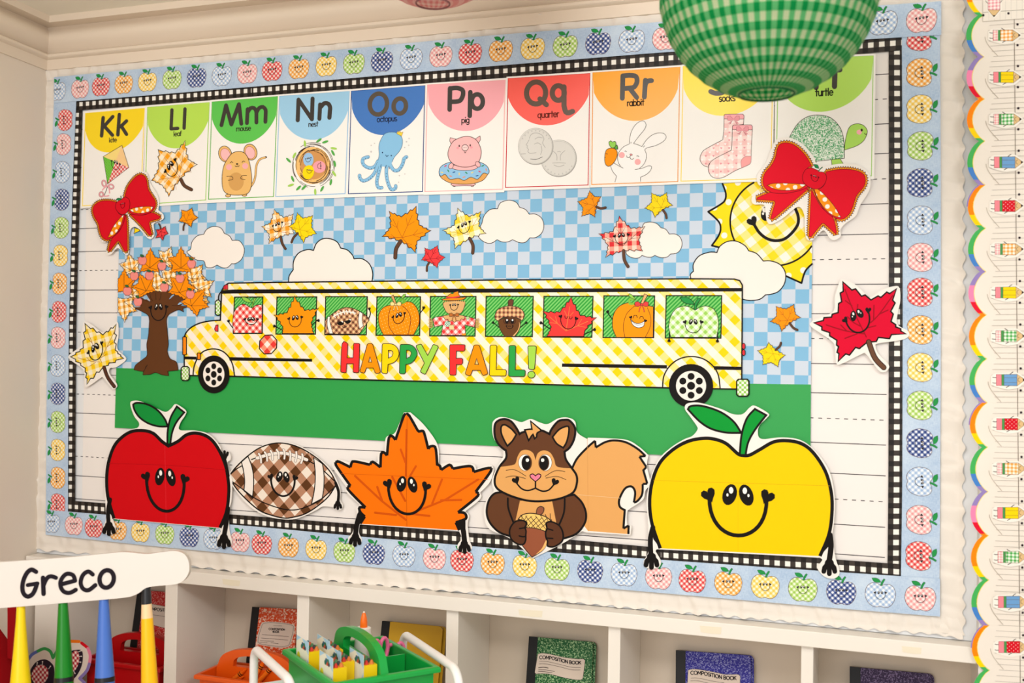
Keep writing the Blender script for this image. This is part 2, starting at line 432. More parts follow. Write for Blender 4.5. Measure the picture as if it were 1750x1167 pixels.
def text(a, s, x0, x1, y0, slope, capf, m, weight=.19, skew=0.0, key='px', path=None):
    """fit string s between x0..x1 on the baseline y0 (pixels); capf = cap height / natural"""
    tot = sum(GL[c][0] for c in s); k = (x1-x0)/tot; cap = k*capf; x = 0
    for c in s:
        adv, st = GL[c]
        for q in st:
            pts = []
            for u, v in q:
                px = x0+(x+u)*k; py = y0+(px-x0)*slope-v*cap
                if path: py += path((px-x0)/(x1-x0))
                pts.append(pt(key, px+skew*v*cap, py))
            a.line(pts, weight*k*CR[key][2], m)
        x += adv
# ================================================================== the setting
WALLC = paint('wall_paint', (238, 239, 240), .6, .2)
BEIGE = paint('warm_light_wall_paint', (240, 226, 210), .6, .2)  # beige is the warm light on the left wall, put into its colour
TRIMP = paint('trim_paint', (240, 223, 203), .4, .3)
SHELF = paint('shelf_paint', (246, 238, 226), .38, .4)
CZ = 2.446
LX = -2.276
LD = Vector((.075, -1, 0)).normalized(); LN = Vector((1, .075, 0)).normalized()     # left wall direction and normal
def struct(name, bm, m, **k):
    return tag(bmobj(name, bm, m, **k), kind='structure')
bm = bmesh.new(); box(bm, -2.6, 1.6, -3.6, .3, -.05, 0); struct('floor', bm, paint('floor_tile', (226, 214, 198), .35, .4))
bm = bmesh.new(); box(bm, -2.6, 1.6, -3.0, .06, CZ, CZ+.05); struct('ceiling', bm, paint('ceiling_paint', (255, 249, 234), .7, .1))
bm = bmesh.new(); box(bm, -2.4, 1.6, 0, .05, .918, CZ); box(bm, -2.4, 1.6, .20, .25, 0, .918); box(bm, .236, 1.6, 0, .2, 0, .918)
struct('wall_back', bm, WALLC)
bm = bmesh.new()
p0 = Vector((LX, .05, 0)); p1 = Vector((LX, 0, 0))+LD*3.2
v = [bm.verts.new(q) for q in (p0, p1, p1-LN*.05, p0-LN*.05)]
f = bm.faces.new(v); e = bmesh.ops.extrude_face_region(bm, geom=[f])
for q in e['geom']:
    if isinstance(q, bmesh.types.BMVert): q.co.z += CZ
struct('wall_left', bm, BEIGE)
PY = -.056                                                       # front face of the pier on the right
PX = onplane(1677, 600, Vector((0, PY, 0)), Vector((0, -1, 0))).x
bm = bmesh.new(); box(bm, PX, 1.6, PY, 0, .9185, CZ); box(bm, PX, 1.6, PY, -.0365, 0, .9185); box(bm, .24, 1.6, -.0365, 0, 0, .9185); struct('wall_right', bm, paint('pier_paint', (238, 233, 226), .6, .2))
# crown moulding: one profile (distance from wall, height) swept along each wall
prof = [(.000, 2.304), (.010, 2.304), (.012, 2.332), (.024, 2.334), (.027, 2.337), (.027, 2.343), (.024, 2.346), (.010, 2.348)]
prof += [(.010+.030*math.sin(math.pi*i/16)**1.2, 2.349+.077*i/16) for i in range(1, 16)]
prof += [(.010, 2.426), (.046, 2.4275), (.048, 2.443), (.048, CZ), (.000, CZ)]
def sweep(name, a, b, n):
    bm = bmesh.new(); R = []
    for q in (a, b): R.append([bm.verts.new(q+n*d+Vector((0, 0, z))) for d, z in prof])
    k = len(prof)
    for i in range(k-1): bm.faces.new((R[0][i], R[1][i], R[1][i+1], R[0][i+1]))
    bm.faces.new(R[0]); bm.faces.new(R[1][::-1])
    return struct(name, bm, TRIMP, smooth=True)
sweep('trim_1', Vector((LX, 0, 0)), Vector((1.6, 0, 0)), Vector((0, -1, 0)))
sweep('trim_2', Vector((LX, 0, 0)), Vector((LX, 0, 0))+LD*3.0, LN)

# ------------------------------------------------------------------ built-in cubby shelf
SH = thing('cubby_shelf', 'long white built-in cubby shelf running under the whole bulletin board', 'shelf', (-1.0, .08, 0))
so = Vector((-1.0, .08, 0))
def sbox(name, x0, x1, y0, y1, z0, z1, m=None, bev=.0015, **k):
    bm = bmesh.new(); box(bm, x0-so.x, x1-so.x, y0-so.y, y1-so.y, z0-so.z, z1-so.z)
    return tag(bmobj(name, bm, m or SHELF, SH, bevel=bev), **k)
X0, X1, FL = LX+.012, .234, .54
sbox('top_board', X0, PX-.003, -.05, -.001, .884, .9175)
sbox('top_panel', X0, X1, -.001, .195, .884, .9165, bev=0)
sbox('back_panel', X0, X1, .187, .197, .02, .884, paint('shelf_back_shade', (222, 206, 186), .5, .3), bev=0)  # back colour darkened to tan to carry the shade inside the cubbies
divs = [(-1.804, -1.765), (-1.400, -1.365), (-.986, -.954), (-.581, -.552), (-.150, -.124)]
sbox('filler_panel', X0+.02, -2.165, -.033, .187, 0, .884)
for a, b in divs: sbox('divider', a, b, -.035, .187, 0, .884)
sbox('end_panel', .208, X1, -.035, .187, 0, .884)
for z in (FL, .25, .05): sbox('shelf_board', -2.165, X1-.002, -.033, .187, z-.022, z)
tapem = mat((239, 228, 204), .7, .1)
for x0, x1, y0, y1 in ((380, 410, 989, 1001), (886, 927, 1041, 1054), (1196, 1233, 1069, 1083), (1541, 1575, 1104, 1117)):
    A = Art(.05, step=1e-4); sl = .085
    j = [(x0, y0), (x0+(x1-x0)*.3, y0+1.2), (x1, y0+3), (x1-1, y1+.5), (x0+(x1-x0)*.55, y1), (x0+1.5, y1-3)]
    A.slab(j, tapem, .0008); A.build('tape_residue', SH)

# ------------------------------------------------------------------ ruled paper backing
def poly_interp(pl, x):
    if x <= pl[0][0]: a, b = pl[0], pl[1]
    elif x >= pl[-1][0]: a, b = pl[-2], pl[-1]
    else:
        for a, b in zip(pl, pl[1:]):
            if a[0] <= x <= b[0]: break
    return a[1]+(b[1]-a[1])*(x-a[0])/(b[0]-a[0])
BG = thing('ruled_backing_paper', 'large white ruled handwriting paper covering the board behind everything', 'backing paper', W(800, 900))
A = Art(.001)
A.slab([(150, 172), (820, 120), (1535, 72), (1535, 978), (1000, 935), (140, 872)], (243, 236, 230), .0006); A.build('paper_sheet', BG)
A.h = .0018
for y, d in ((131, 0), (173, 1), (215, 0), (265, 0), (308, 1), (350, 0), (401, 0), (443, 1), (486, 0), (536, 0), (579, 1), (622, 0), (672.5, 0), (716, 1), (758, 0), (810, 0), (854, 1), (897, 0), (948, 0)):
    z = W(1450, y, -.0018).z
    def L2(xa, xb, w):
        q = [Vector((xa, 0, z+w)), Vector((xb, 0, z+w)), Vector((xb, 0, z-w)), Vector((xa, 0, z-w))]
        b = len(A.V); A.V += [Vector((p.x, -.0018, p.z)) for p in q]; A.Fc.append((b, b+1, b+2, b+3)[::-1]); A.Mi.append(A.mi((58, 50, 52)))
    if d:
        x = -2.16
        while x < .02: L2(x, x+.0085, .0009); x += .0182
    else: L2(-2.17, .02, .0009)
A.build('ruled_lines', BG)

# ------------------------------------------------------------------ border strips
topE = [(92, 132), (250, 116.5), (440, 98.8), (640, 79), (840, 60.3), (1125, 37.7), (1350, 20), (1607, 2)]
topB = [(92, 176), (154, 171), (440, 147.5), (640, 130), (840, 113), (1125, 90), (1300, 79), (1476, 67.4), (1607, 59.8)]
botT = [(78, 871), (250, 885), (440, 900), (640, 919), (840, 936), (1107, 955), (1350, 972), (1540, 984.6), (1606, 989)]
botB = [(78, 913.5), (240, 931), (440, 950.3), (640, 969.5), (840, 988), (1040, 1005.5), (1240, 1022.7), (1420, 1038.5), (1606, 1053.5)]
lefL = [(176, 92), (290, 88), (420, 84), (563, 80.5), (700, 79.3), (833, 78.7), (913, 78)]     # (y, x)
lefR = [(176, 130), (290, 125), (420, 121), (563, 117.4), (700, 116.5), (833, 116), (913, 116)]
rigL = [(37, 1541), (293, 1542.6), (540, 1542.8), (833, 1542), (990, 1539.7)]
rigR = [(2, 1606), (293, 1607.8), (560, 1608), (874, 1606.5), (1054, 1605)]
DEN = denim()
def hstrip(name, label, cat, top, bot, x0, x1, m, off, group=None, grid=None, th=.0006):
    xs = [x0+(x1-x0)*i/12 for i in range(13)]
    T = [(x, poly_interp(top, x)) for x in xs]; B = [(x, poly_interp(bot, x)) for x in xs]
    t = thing(name, label, cat, W((x0+x1)/2, (B[6][1]+T[6][1])/2, -off), group)
    if m is None: return t, T, B
    A = Art(off); A.slab(T+B[::-1], m, th); A.build('strip', t); return t, A.h
def vstrip(name, label, cat, le, ri, y0, y1, m, off, group=None, th=.0006):
    ys = [y0+(y1-y0)*i/10 for i in range(11)]
    L = [(poly_interp(le, y), y) for y in ys]; R_ = [(poly_interp(ri, y), y) for y in ys]
    t = thing(name, label, cat, W((L[5][0]+R_[5][0])/2, (y0+y1)/2, -off), group)
    if m is None: return t, L, R_
    A = Art(off); A.slab(L+R_[::-1], m, th); A.build('strip', t); return t, A.h
# apple print, one mesh per colour, in metres around the apple's own centre
AC = dict(red=((222, 62, 60), (238, 140, 138), (238, 140, 138), (253, 240, 234)), orange=((245, 160, 60), (250, 198, 130), (250, 198, 130), (255, 244, 224)),
          yellow=((250, 203, 85), (252, 224, 145), (252, 224, 145), (255, 248, 222)), green=((160, 202, 90), (200, 225, 148), (200, 225, 148), (242, 249, 226)),
          navy=((42, 62, 124), (120, 135, 180), (120, 135, 180), (244, 244, 246)), blue=((162, 188, 224), (202, 217, 236), (202, 217, 236), (245, 248, 250)),
          pink=((238, 160, 160), (246, 200, 198), (246, 200, 198), (254, 238, 233)))
APM = {}
def apple_mesh(col):
    if col in APM: return APM[col]
    def fn(x, y, h):
        x = (x-1575.13)/.1431; y = (y-36.49)/.1431; return Vector((x*.0001684, -h, -(y+x*.075)*.0001815))
    A = Art(.00002, fn=fn)
    body = S('ap', "530,135! 480,112 420,118 365,165 342,240 350,310 395,370 455,395 500,388 530,378! 570,385 620,375 670,330 700,260 705,190 680,130 640,108 590,110 555,125")
    g = gingham(*AC[col], .0086, 45)
    A.fill(body, g); A.line(body, .9, (110, 90, 95), True)
    A.shape(S('ap', "420,60! 470,52 510,65 530,95! 480,105 440,95"), (42, 150, 75), (25, 80, 45), .5)
    A.shape(S('ap', "522,132! 538,85 565,48! 582,56! 562,90 543,132!"), (42, 150, 75), (25, 80, 45), .5)
    face(A, pt('ap', 462, 230), pt('ap', 586, 212), pt('ap', 527, 296), .95, (45, 40, 45), eye=.9)
    o = A.build('printed_apple', None); me = o.data; bpy.data.objects.remove(o)
    APM[col] = me; return me
def put_apple(t, col, x, y, off, ang=0, clip=None):
    me = apple_mesh(col); loc = W(x, y, -off)
    if clip:                                             # (plane point px, normal) : the strip's own cut edge
        me = me.copy(); bm = bmesh.new(); bm.from_mesh(me)
        p = W(*clip[0], -off)-loc; R_ = Matrix.Rotation(-ang, 3, 'Y')
        bmesh.ops.bisect_plane(bm, geom=bm.verts[:]+bm.edges[:]+bm.faces[:], plane_co=R_ @ p, plane_no=R_ @ Vector(clip[1]), clear_outer=True)
        bm.to_mesh(me); bm.free()
    o = link('printed_apple', me, t, loc-wloc(t)); o.rotation_euler = (0, ang, 0); return o
SEQ = ['red', 'orange', 'yellow', 'green', 'navy', 'blue', 'pink']
G1 = None
AB = 'apple border strip'
SO = .0095
tops = [((92, 154), [('blue', 97.5, 157), ('pink', 137, 153)], 'short denim-print apple border end piece at the board\'s top left corner'),
        ((154, 444), list(zip(SEQ, (172.5, 211.5, 252, 294, 336, 379, 422.5), (149, 145, 141, 137, 133.7, 131, 126.8))), 'denim-print apple border strip along the top edge above the kite, leaf and mouse cards'),
        ((444, 778), list(zip(SEQ, (465, 510.7, 557.6, 604.8, 652.8, 702.7, 753.5), (122.3, 118.5, 114, 110, 106.2, 101.8, 97.5))), 'denim-print apple border strip along the top edge above the nest and octopus cards'),
        ((778, 1166), list(zip(SEQ, (803.7, 855.9, 910.4, 966, 1022.2, 1079.7, 1137.5), (93, 88, 84, 80, 75.5, 71.2, 67))), 'denim-print apple border strip along the top edge above the quarter and rabbit cards'),
        ((1166, 1607), list(zip(SEQ, (1195, 1256, 1318, 1380, 1443.5, 1508, 1575), (62.5, 58, 53.5, 49, 44.5, 40, 35.8))), 'denim-print apple border strip along the top edge, partly behind the green lantern')]
for i, ((a, b), aps, lab) in enumerate(tops):
    t, h = hstrip('apple_border_strip', lab, 'border', topE, topB, a, b+1.5, DEN, SO+.0008+.0002*i, G1)
    for c, x, y in aps: put_apple(t, c, x, y, h, 0, ((92.5, 150), (-1, 0, 0)) if x < 100 else None)
bots = [((78, 144.5), [('blue', 87.5, 895), ('pink', 126.2, 899)], 'short denim-print apple border end piece at the board\'s bottom left corner'),
        ((144.5, 430), list(zip(SEQ, (160.2, 201, 240, 281.6, 323.4, 364.6, 410), (903, 907.5, 910.8, 914.5, 918.8, 922.5, 927))), 'denim-print apple border strip along the bottom edge under the red apple cutout'),
        ((430, 768), list(zip(SEQ, (447.4, 493, 540.2, 588.5, 638.9, 690.4, 742.5), (931.3, 935.6, 939.9, 944.4, 947.7, 951.4, 955.7))), 'denim-print apple border strip along the bottom edge under the football and orange leaf'),
        ((768, 1152.8), list(zip(SEQ, (789.5, 842, 896.8, 952, 1008.7, 1066.5, 1125.6), (959.5, 964.5, 968.8, 973.6, 977.8, 982.9, 988.4))), 'denim-print apple border strip along the bottom edge under the squirrel'),
        ((1152.8, 1605), list(zip(SEQ, (1183.2, 1244.7, 1307.8, 1372, 1437.8, 1504.5, 1572.9), (993.9, 998.5, 1003.5, 1008.5, 1013.5, 1018, 1023.6))), 'denim-print apple border strip along the bottom edge under the yellow apple cutout')]
for i, ((a, b), aps, lab) in enumerate(bots):
    t, h = hstrip('apple_border_strip', lab, 'border', botT, botB, a, b+1.5, DEN, SO+.0008+.0002*i, G1)
    for c, x, y in aps: put_apple(t, c, x, y, h, 0, ((79, 900), (-1, 0, 0)) if x < 100 else None)
HP = math.pi/2
lefs = [((168, 227), [('red', 112, 205)], 'short vertical apple border end piece at the top of the board\'s left edge'),
        ((227, 556), list(zip(SEQ[::-1], (109.4, 107.6, 106.6, 105.6, 104, 102.6, 101.6), (246.4, 293.9, 341, 389, 436.7, 484.5, 532.8))), 'vertical denim-print apple border strip on the upper left edge of the board'),
        ((556, 885), list(zip(SEQ[::-1], (100, 99.6, 99.6, 99.6, 99.6, 99.6, 99.6), (577, 624.7, 672.8, 721, 768.8, 816.6, 862))), 'vertical denim-print apple border strip on the lower left edge of the board')]
for i, ((a, b), aps, lab) in enumerate(lefs):
    t, h = vstrip('apple_border_strip', lab, 'border', lefL, lefR, a, b+1, DEN, SO-.001+.0002*i, G1)
    for c, x, y in aps: put_apple(t, c, x, y, h, -HP)
rigs = [((40, 468), list(zip(SEQ, (1570, 1570, 1570.3, 1571.5, 1571, 1571.5, 1571.5), (63, 124.5, 186.8, 249.7, 312.8, 376.6, 440))), 'vertical denim-print apple border strip on the upper right edge of the board'),
        ((468, 917), list(zip(SEQ, (1571.3, 1571.3, 1571.3, 1570.8, 1570.5, 1570.3, 1569.8), (499.6, 563.9, 628, 692.9, 757.5, 822.9, 888.3))), 'vertical denim-print apple border strip on the lower right edge of the board'),
        ((917, 1000), [('red', 1568.6, 950)], 'short vertical apple border end piece at the bottom of the board\'s right edge')]
for i, ((a, b), aps, lab) in enumerate(rigs):
    t, h = vstrip('apple_border_strip', lab, 'border', rigL, rigR, a, b+1, DEN, SO-.001+.0002*i, G1)
    for c, x, y in aps: put_apple(t, c, x, y, h, HP)

# ------------------------------------------------------------------ black gingham border (pattern follows each strip through its UVs)
GB = gingham((30, 25, 22), (62, 54, 48), (62, 54, 48), (250, 246, 236), .0226, 0, (.0, .0113), uv=True, duty=.5, rough=.4, spec=.18)
gt = [(120, 189), (140, 188), (440, 164.7), (640, 149.5), (840, 134.5), (1152, 110.6), (1453, 93), (1540, 86)]
gtt = [(120, 168), (250, 160), (440, 144), (840, 108), (1125, 86), (1476, 63), (1545, 59)]
gb = [(112, 855), (128.7, 856), (180, 860), (392, 878.8), (614, 896), (780, 908.7), (994, 923.8), (1104, 933.8), (1424, 955.7), (1540, 964)]
gbb = [(112, 877), (250, 890), (440, 905), (840, 940), (1107, 960), (1540, 989)]
glr = [(165, 141), (293, 137.3), (420, 133.5), (563, 129.8), (700, 129), (833, 128.2), (890, 128)]
gll = [(165, 125), (293, 122), (420, 117.5), (563, 114.5), (700, 113.5), (833, 113), (890, 113)]
grl = [(60, 1518.7), (293, 1519.3), (560, 1519), (833, 1518), (990, 1516.5)]
grr = [(60, 1546), (293, 1547), (560, 1547), (833, 1546), (990, 1544)]
def gobj(t, E0, E1, off, thick=.0335):
    """E0 = inner edge (towards the board centre); v measured from the inner edge so the white row sits as in the photo"""
    vs, fs, uv = [], [], []; u = 0; pr = None
    for (a, b) in zip(E0, E1):
        p, q = W(*a, -off), W(*b, -off)
        if pr is not None: u += (p-pr).length
        pr = p
        vs += [p, q]; uv += [(u, .0), (u, (q-p).length)]
    n = len(E0)
    for i in range(n-1): fs.append((2*i, 2*i+1, 2*i+3, 2*i+2))
    o0 = wloc(t); th = Vector((0, .0005, 0)); m = len(vs)
    loop = [2*i for i in range(n)]+[2*i+1 for i in range(n-1, -1, -1)]
    vs += [v+th for v in vs]; k = len(loop)
    for i in range(k): fs.append((loop[i], loop[(i+1) % k], loop[(i+1) % k]+m, loop[i]+m))
    me = bpy.data.meshes.new('strip'); me.from_pydata([tuple(v-o0) for v in vs], [], fs)
    l = me.uv_layers.new(); uv = uv+uv
    for poly in me.polygons:
        for li in poly.loop_indices:
            x, y = uv[me.loops[li].vertex_index]; l.data[li].uv = (x, y-.0168)
    me.materials.append(GB); me.update(); link('strip', me, t)
GG = 'black gingham border strips'
def gx(E0, E1, cuts, horiz, labs, off):
    for i, (a, b) in enumerate(zip(cuts, cuts[1:])):
        b2 = b+2; s = [a+(b2-a)*j/14 for j in range(15)]
        e0 = [(x, poly_interp(E0, x)) if horiz else (poly_interp(E0, x), x) for x in s]
        e1 = [(x, poly_interp(E1, x)) if horiz else (poly_interp(E1, x), x) for x in s]
        t = thing('gingham_border_strip', labs[i], 'border', W((e0[7][0]+e1[7][0])/2, (e0[7][1]+e1[7][1])/2, -off))
        gobj(t, e0, e1, off+.0003*i)
gx(gt, gtt, (122, 430, 812, 1195, 1541), True, ['black and white gingham strip along the top, above the kite and leaf cards', 'black and white gingham strip along the top, above the nest and octopus cards', 'black and white gingham strip along the top, above the quarter and rabbit cards', 'black and white gingham strip along the top right, partly behind the green lantern'], .0062)
gx(gb, gbb, (114, 395, 740, 1130, 1543), True, ['black and white gingham strip along the bottom behind the red apple cutout', 'black and white gingham strip along the bottom under the football', 'black and white gingham strip along the bottom behind the squirrel', 'black and white gingham strip along the bottom behind the yellow apple cutout'], .0062)
gx(glr, gll, (176, 470, 868), False, ['vertical black gingham strip on the upper left side of the ruled paper', 'vertical black gingham strip on the lower left side of the ruled paper'], .005)
gx(grl, grr, (80, 470, 968), False, ['vertical black gingham strip on the upper right side of the ruled paper', 'vertical black gingham strip on the lower right side of the ruled paper'], .005)

# ------------------------------------------------------------------ white ruffle around the board
RUF = paint('ruffle_cloth', (243, 234, 222), .8, .1)
def ruffle(label, inner, outer, n, seed):
    """inner / outer: pixel edges sampled at the same parameter"""
    rnd = random.Random(seed)
    t = thing('ruffle_trim', label, 'trim', W(*[(inner[0][k]+inner[-1][k])/2 for k in (0, 1)], -.004))
    ph, sl, amp, x = [], [], [], 0.0
    ks = []
    while x < n:
        w = rnd.uniform(4, 11); ks.append((x, w, rnd.uniform(.45, 1.0), rnd.uniform(-3.5, 3.5))); x += w
    def fold(i, v):
        for (x0, w, a, s) in ks:
            u = (i+s*v-x0)/w
            if 0 <= u < 1: return a*min(u/.22, 1)*(1-u)**.8
        return 0
    def lerp(E, s):
        s *= len(E)-1; k = min(int(s), len(E)-2); f = s-k
        return (E[k][0]+(E[k+1][0]-E[k][0])*f, E[k][1]+(E[k+1][1]-E[k][1])*f)
    vs, fs = [], []; rows = 9
    for i in range(n+1):
        s = i/n; a, b = lerp(inner, s), lerp(outer, s)
        for j in range(rows):
            v = j/(rows-1); f = fold(i, v); e = 1+(.055*math.sin(i*.9+seed)+.05*f) if j == rows-1 else 1
            x = a[0]+(b[0]-a[0])*v*e; y = a[1]+(b[1]-a[1])*v*e
            g = .35 if j == rows-3 else (1.1 if j == rows-1 else .9)
            g *= (.25, .45, .8)[j] if j < 3 else 1
            vs.append(W(x, y, -(.0012+.0115*f*g+(.0025 if j == rows-1 else 0))))
    for i in range(n):
        for j in range(rows-1):
            k = i*rows+j; fs.append((k, k+1, k+rows+1, k+rows))
    o0 = wloc(t); me = bpy.data.meshes.new('ruffle'); me.from_pydata([tuple(q-o0) for q in vs], [], fs)
    me.materials.append(RUF)
    for p in me.polygons: p.use_smooth = True
    link('ruffle', me, t)
xs = lambda a, b, n: [a+(b-a)*i/n for i in range(n+1)]
fT = [(74, 108), (250, 91), (440, 72.5), (640, 51), (840, 32), (1000, 17), (1127, 5), (1400, -18), (1648, -38)]
ruffle('white gathered ruffle along the top of the board under the crown moulding', [(x, poly_interp(topE, x)+5) for x in xs(78, 1640, 30)], [(x, poly_interp(fT, x)) for x in xs(76, 1646, 30)], 420, 1)
fB = [(54, 938), (161, 947), (326, 967), (391, 974.6), (532, 988), (640, 999.5), (802, 1012), (913, 1022), (1039, 1035), (1172, 1047.5), (1336, 1060), (1449, 1072.6), (1600, 1083), (1646, 1091)]
ruffle('white gathered ruffle along the bottom of the board above the cubby shelf', [(x, poly_interp(botB, x)-5) for x in xs(60, 1640, 30)], [(x, poly_interp(fB, x)) for x in xs(56, 1646, 30)], 420, 2)
fL = [(105, 75), (161, 73), (293, 69), (390, 66), (471, 63.5), (563, 61.6), (700, 60.3), (851, 60), (938, 55)]
ruffle('white gathered ruffle down the left side of the board beside the corner', [(poly_interp(lefL, y)+5, y) for y in xs(118, 930, 20)], [(poly_interp(fL, y), y) for y in xs(112, 934, 20)], 230, 3)
ruffle('white gathered ruffle down the right side of the board beside the rainbow scallops', [(poly_interp(rigR, y)-5, y) for y in xs(-30, 1080, 20)], [(1646.5-.5*math.sin(y*.01), y) for y in xs(-34, 1086, 20)], 290, 4)
# ================================================================== alphabet cards
CARDW = (250, 246, 240)
TXT = (52, 46, 42)
def hdr(tl, tr, le, ri, bo):
    mx, my = (le[0]+ri[0])/2, (le[1]+ri[1])/2; H = ((ri[0]-le[0])/2, (ri[1]-le[1])/2); D = (bo[0]-mx, bo[1]-my)
    pts = [tl, tr]; a0 = 22; c0, s0 = math.cos(math.radians(a0)), math.sin(math.radians(a0))
    for i in range(25):
        t = math.radians(a0+(180-2*a0)*i/24); u = math.cos(t)/c0; w = (math.sin(t)-s0)/(1-s0)
        pts.append((mx+H[0]*u+D[0]*w, my+H[1]*u+D[1]*w))
    return pts
CI = [0]
def card(name, label, col, line, tl, tr, le, ri, bo, bl, br, sheet):
    CI[0] += 1
    t = thing('alphabet_card', label, 'card', W((bl[0]+br[0])/2, (bl[1]+br[1])/2, -.0108))
    A = Art(.0098+.00012*CI[0]); A.slab(sheet, CARDW, .0004); A.build('card_sheet', t)
    q = [tl, tr, br, bl]; A.line(q, 1.5, line, True); A.build('printed_frame', t)
    A.fill(hdr(tl, tr, le, ri, bo), mat(col, .34, .45)); A.build('header', t)
    return t, A
def strokes(A, key, w, items, m=TXT):
    w *= CR[key][2]
    m = mat(m, .34, .5)
    for it in items:
        if isinstance(it, tuple): A.line(ell(key, *it, n=28), w, m, True)
        else: A.line(Sl(key, it), w, m)
# ---- K kite
t, A = card('k', 'alphabet card Kk with yellow header and a patchwork kite', (255, 221, 22), (255, 225, 90), (146.2, 193.8), (246.8, 185), (145.8, 222.6), (244.4, 216), (188, 260.5), (140.8, 351.7), (240.5, 345.5), [(142, 190.5), (249, 180.5), (243, 348), (137.5, 356)])
strokes(A, 'a1', 50, ["303,175! 280,435!", "440,160! 318,296! 435,425!", "533,130! 512,420!", "635,222! 550,305!", "563,300! 635,412!"]); A.build('lettering', t)
text(A, 'kite', 186.6, 199.6, 243.4, -.07, 1.12, TXT); A.build('caption', t)
c0 = (475, 803)
for q, m in (("303,730 570,570 475,803", (253, 224, 135)), ("570,570 668,885 475,803", dots((250, 200, 130), (254, 226, 180), .0035, .0011)),
             ("303,730 475,803 365,1120", dots((120, 200, 70), (70, 160, 50), .0055, .0012)), ("475,803 668,885 365,1120", gingham((215, 60, 60), (240, 150, 145), (240, 150, 145), (252, 238, 232), .0085, 45))):
    A.fill(P('a1', q), m)
A.line(P('a1', "570,570 668,885 365,1120 303,730"), .8, INK, True)
face(A, pt('a1', 425, 795), pt('a1', 540, 838), pt('a1', 470, 915), .9)
PK = (240, 168, 175)
A.line(Sl('c1', "262,225 240,290 215,345"), 1.0, INK)
for e in ((217, 183, 26, 40, -15), (310, 225, 34, 28, 25), (180, 328, 26, 30, 0)):
    A.line(ell('c1', *e), 2.6, (150, 90, 90), True); A.line(ell('c1', *e), 1.7, PK, True)
for q in ("262,215 215,245 195,270", "270,220 285,260 290,310", "200,350 240,352 280,345"): A.line(Sl('c1', q), 2.0, PK)
A.build('kite_picture', t)
# ---- L leaf
t, A = card('l', 'alphabet card Ll with lime header and a smiling gingham leaf', (187, 228, 84), (170, 215, 110), (252.2, 183.6), (357.6, 175.3), (252.7, 213.7), (355.8, 206), (303, 253.5), (248, 349), (351.5, 341.7), [(249, 180.3), (360, 171.5), (353.8, 346.5), (244, 354)])
strokes(A, 'a1', 48, ["1282,65! 1270,335! 1365,328!", "1468,50! 1455,325!"]); A.build('lettering', t)
text(A, 'leaf', 296.4, 310.4, 232.8, -.07, 1.12, TXT); A.build('caption', t)
GO = gingham((250, 165, 30), (253, 205, 130), (253, 215, 150), (254, 240, 215), .026, -40)
leaf(A, 'px', "270.2,255.6 299.6,261.6 316.4,240 321.2,272.4 337.4,280.8 308,304.5 288.6,335.9 277.8,316.5 259,308.2 271.4,288", GO, base=(307, 302), stem="309.2,306.5 315,317 326.9,324", lw=1.1, vein=(190, 110, 40), stemw=4.5, fc=((283, 293), (299.5, 273.5), (300, 298)), flw=1.3, eye=1.1)
A.build('leaf_picture', t)
# ---- M mouse
t, A = card('m', 'alphabet card Mm with green header and a brown mouse', (92, 200, 80), (120, 190, 100), (362.6, 174.4), (474.2, 165), (362.4, 203.8), (471.8, 197.2), (414.8, 245.4), (356.3, 340.4), (467.4, 335.9), [(359.6, 171), (477, 161.5), (469.5, 342.2), (353, 347)])
strokes(A, 'a2', 55, ["237,450! 303,165! 378,440! 487,150! 520,430!", "600,420! 610,220!", "612,265! 650,208 700,205 730,245 735,280! 735,412!", "735,270! 775,205 830,190 865,230 868,270! 863,402!"]); A.build('lettering', t)
text(A, 'mouse', 403.4, 428.6, 224.3, -.07, 1.12, TXT); A.build('caption', t)
MB = (240, 190, 115)
A.line(Sl('px', "427,320.5 433,312 436.5,300 438,284 443.6,272.8 454.4,268.6"), 3.6, INK); A.line(Sl('px', "427,320.5 433,312 436.5,300 438,284 443.6,272.8 453,269"), 2.4, MB)
for cx, cy, r in ((290, 860, 18), (650, 832, -18)):
    A.shape(ell('a2', cx, cy, 92, 116, r if cx > 500 else r*-1), MB, INK, 1); A.shape(ell('a2', cx+(4 if cx < 500 else -4), cy+8, 68, 90, r if cx > 500 else -r), (252, 192, 192), (190, 120, 90), .8)
for x, y in ((1550, 256), (1661, 250)): A.shape(ell('F', x, y, 17, 10), MB, INK, .9)
A.shape(S('a2', "490,822 570,850 620,930 650,1050 668,1200 660,1330 610,1420 480,1445 330,1430 260,1360 245,1200 265,1050 310,950 390,850"), MB, INK, 1)
A.fill(ell('F', 1605, 160, 52, 62), (218, 165, 95))
for x, y in ((345, 1046), (575, 1031)): A.fill(ell('a2', x, y, 42, 42), (250, 180, 180))
for q in ("358,990 380,968 402,985", "528,980 550,958 572,970", "430,1025 445,1042 460,1030 475,1040 492,1022"): A.line(Sl('a2', q), 1, INK)
A.fill(ell('a2', 460, 1002, 16, 12), INK)
for q in ("1540,125 1575,125 1582,145 1550,152", "1678,118 1645,120 1637,140 1668,148"): A.line(Sl('F', q), .9, INK)
A.build('mouse_picture', t)
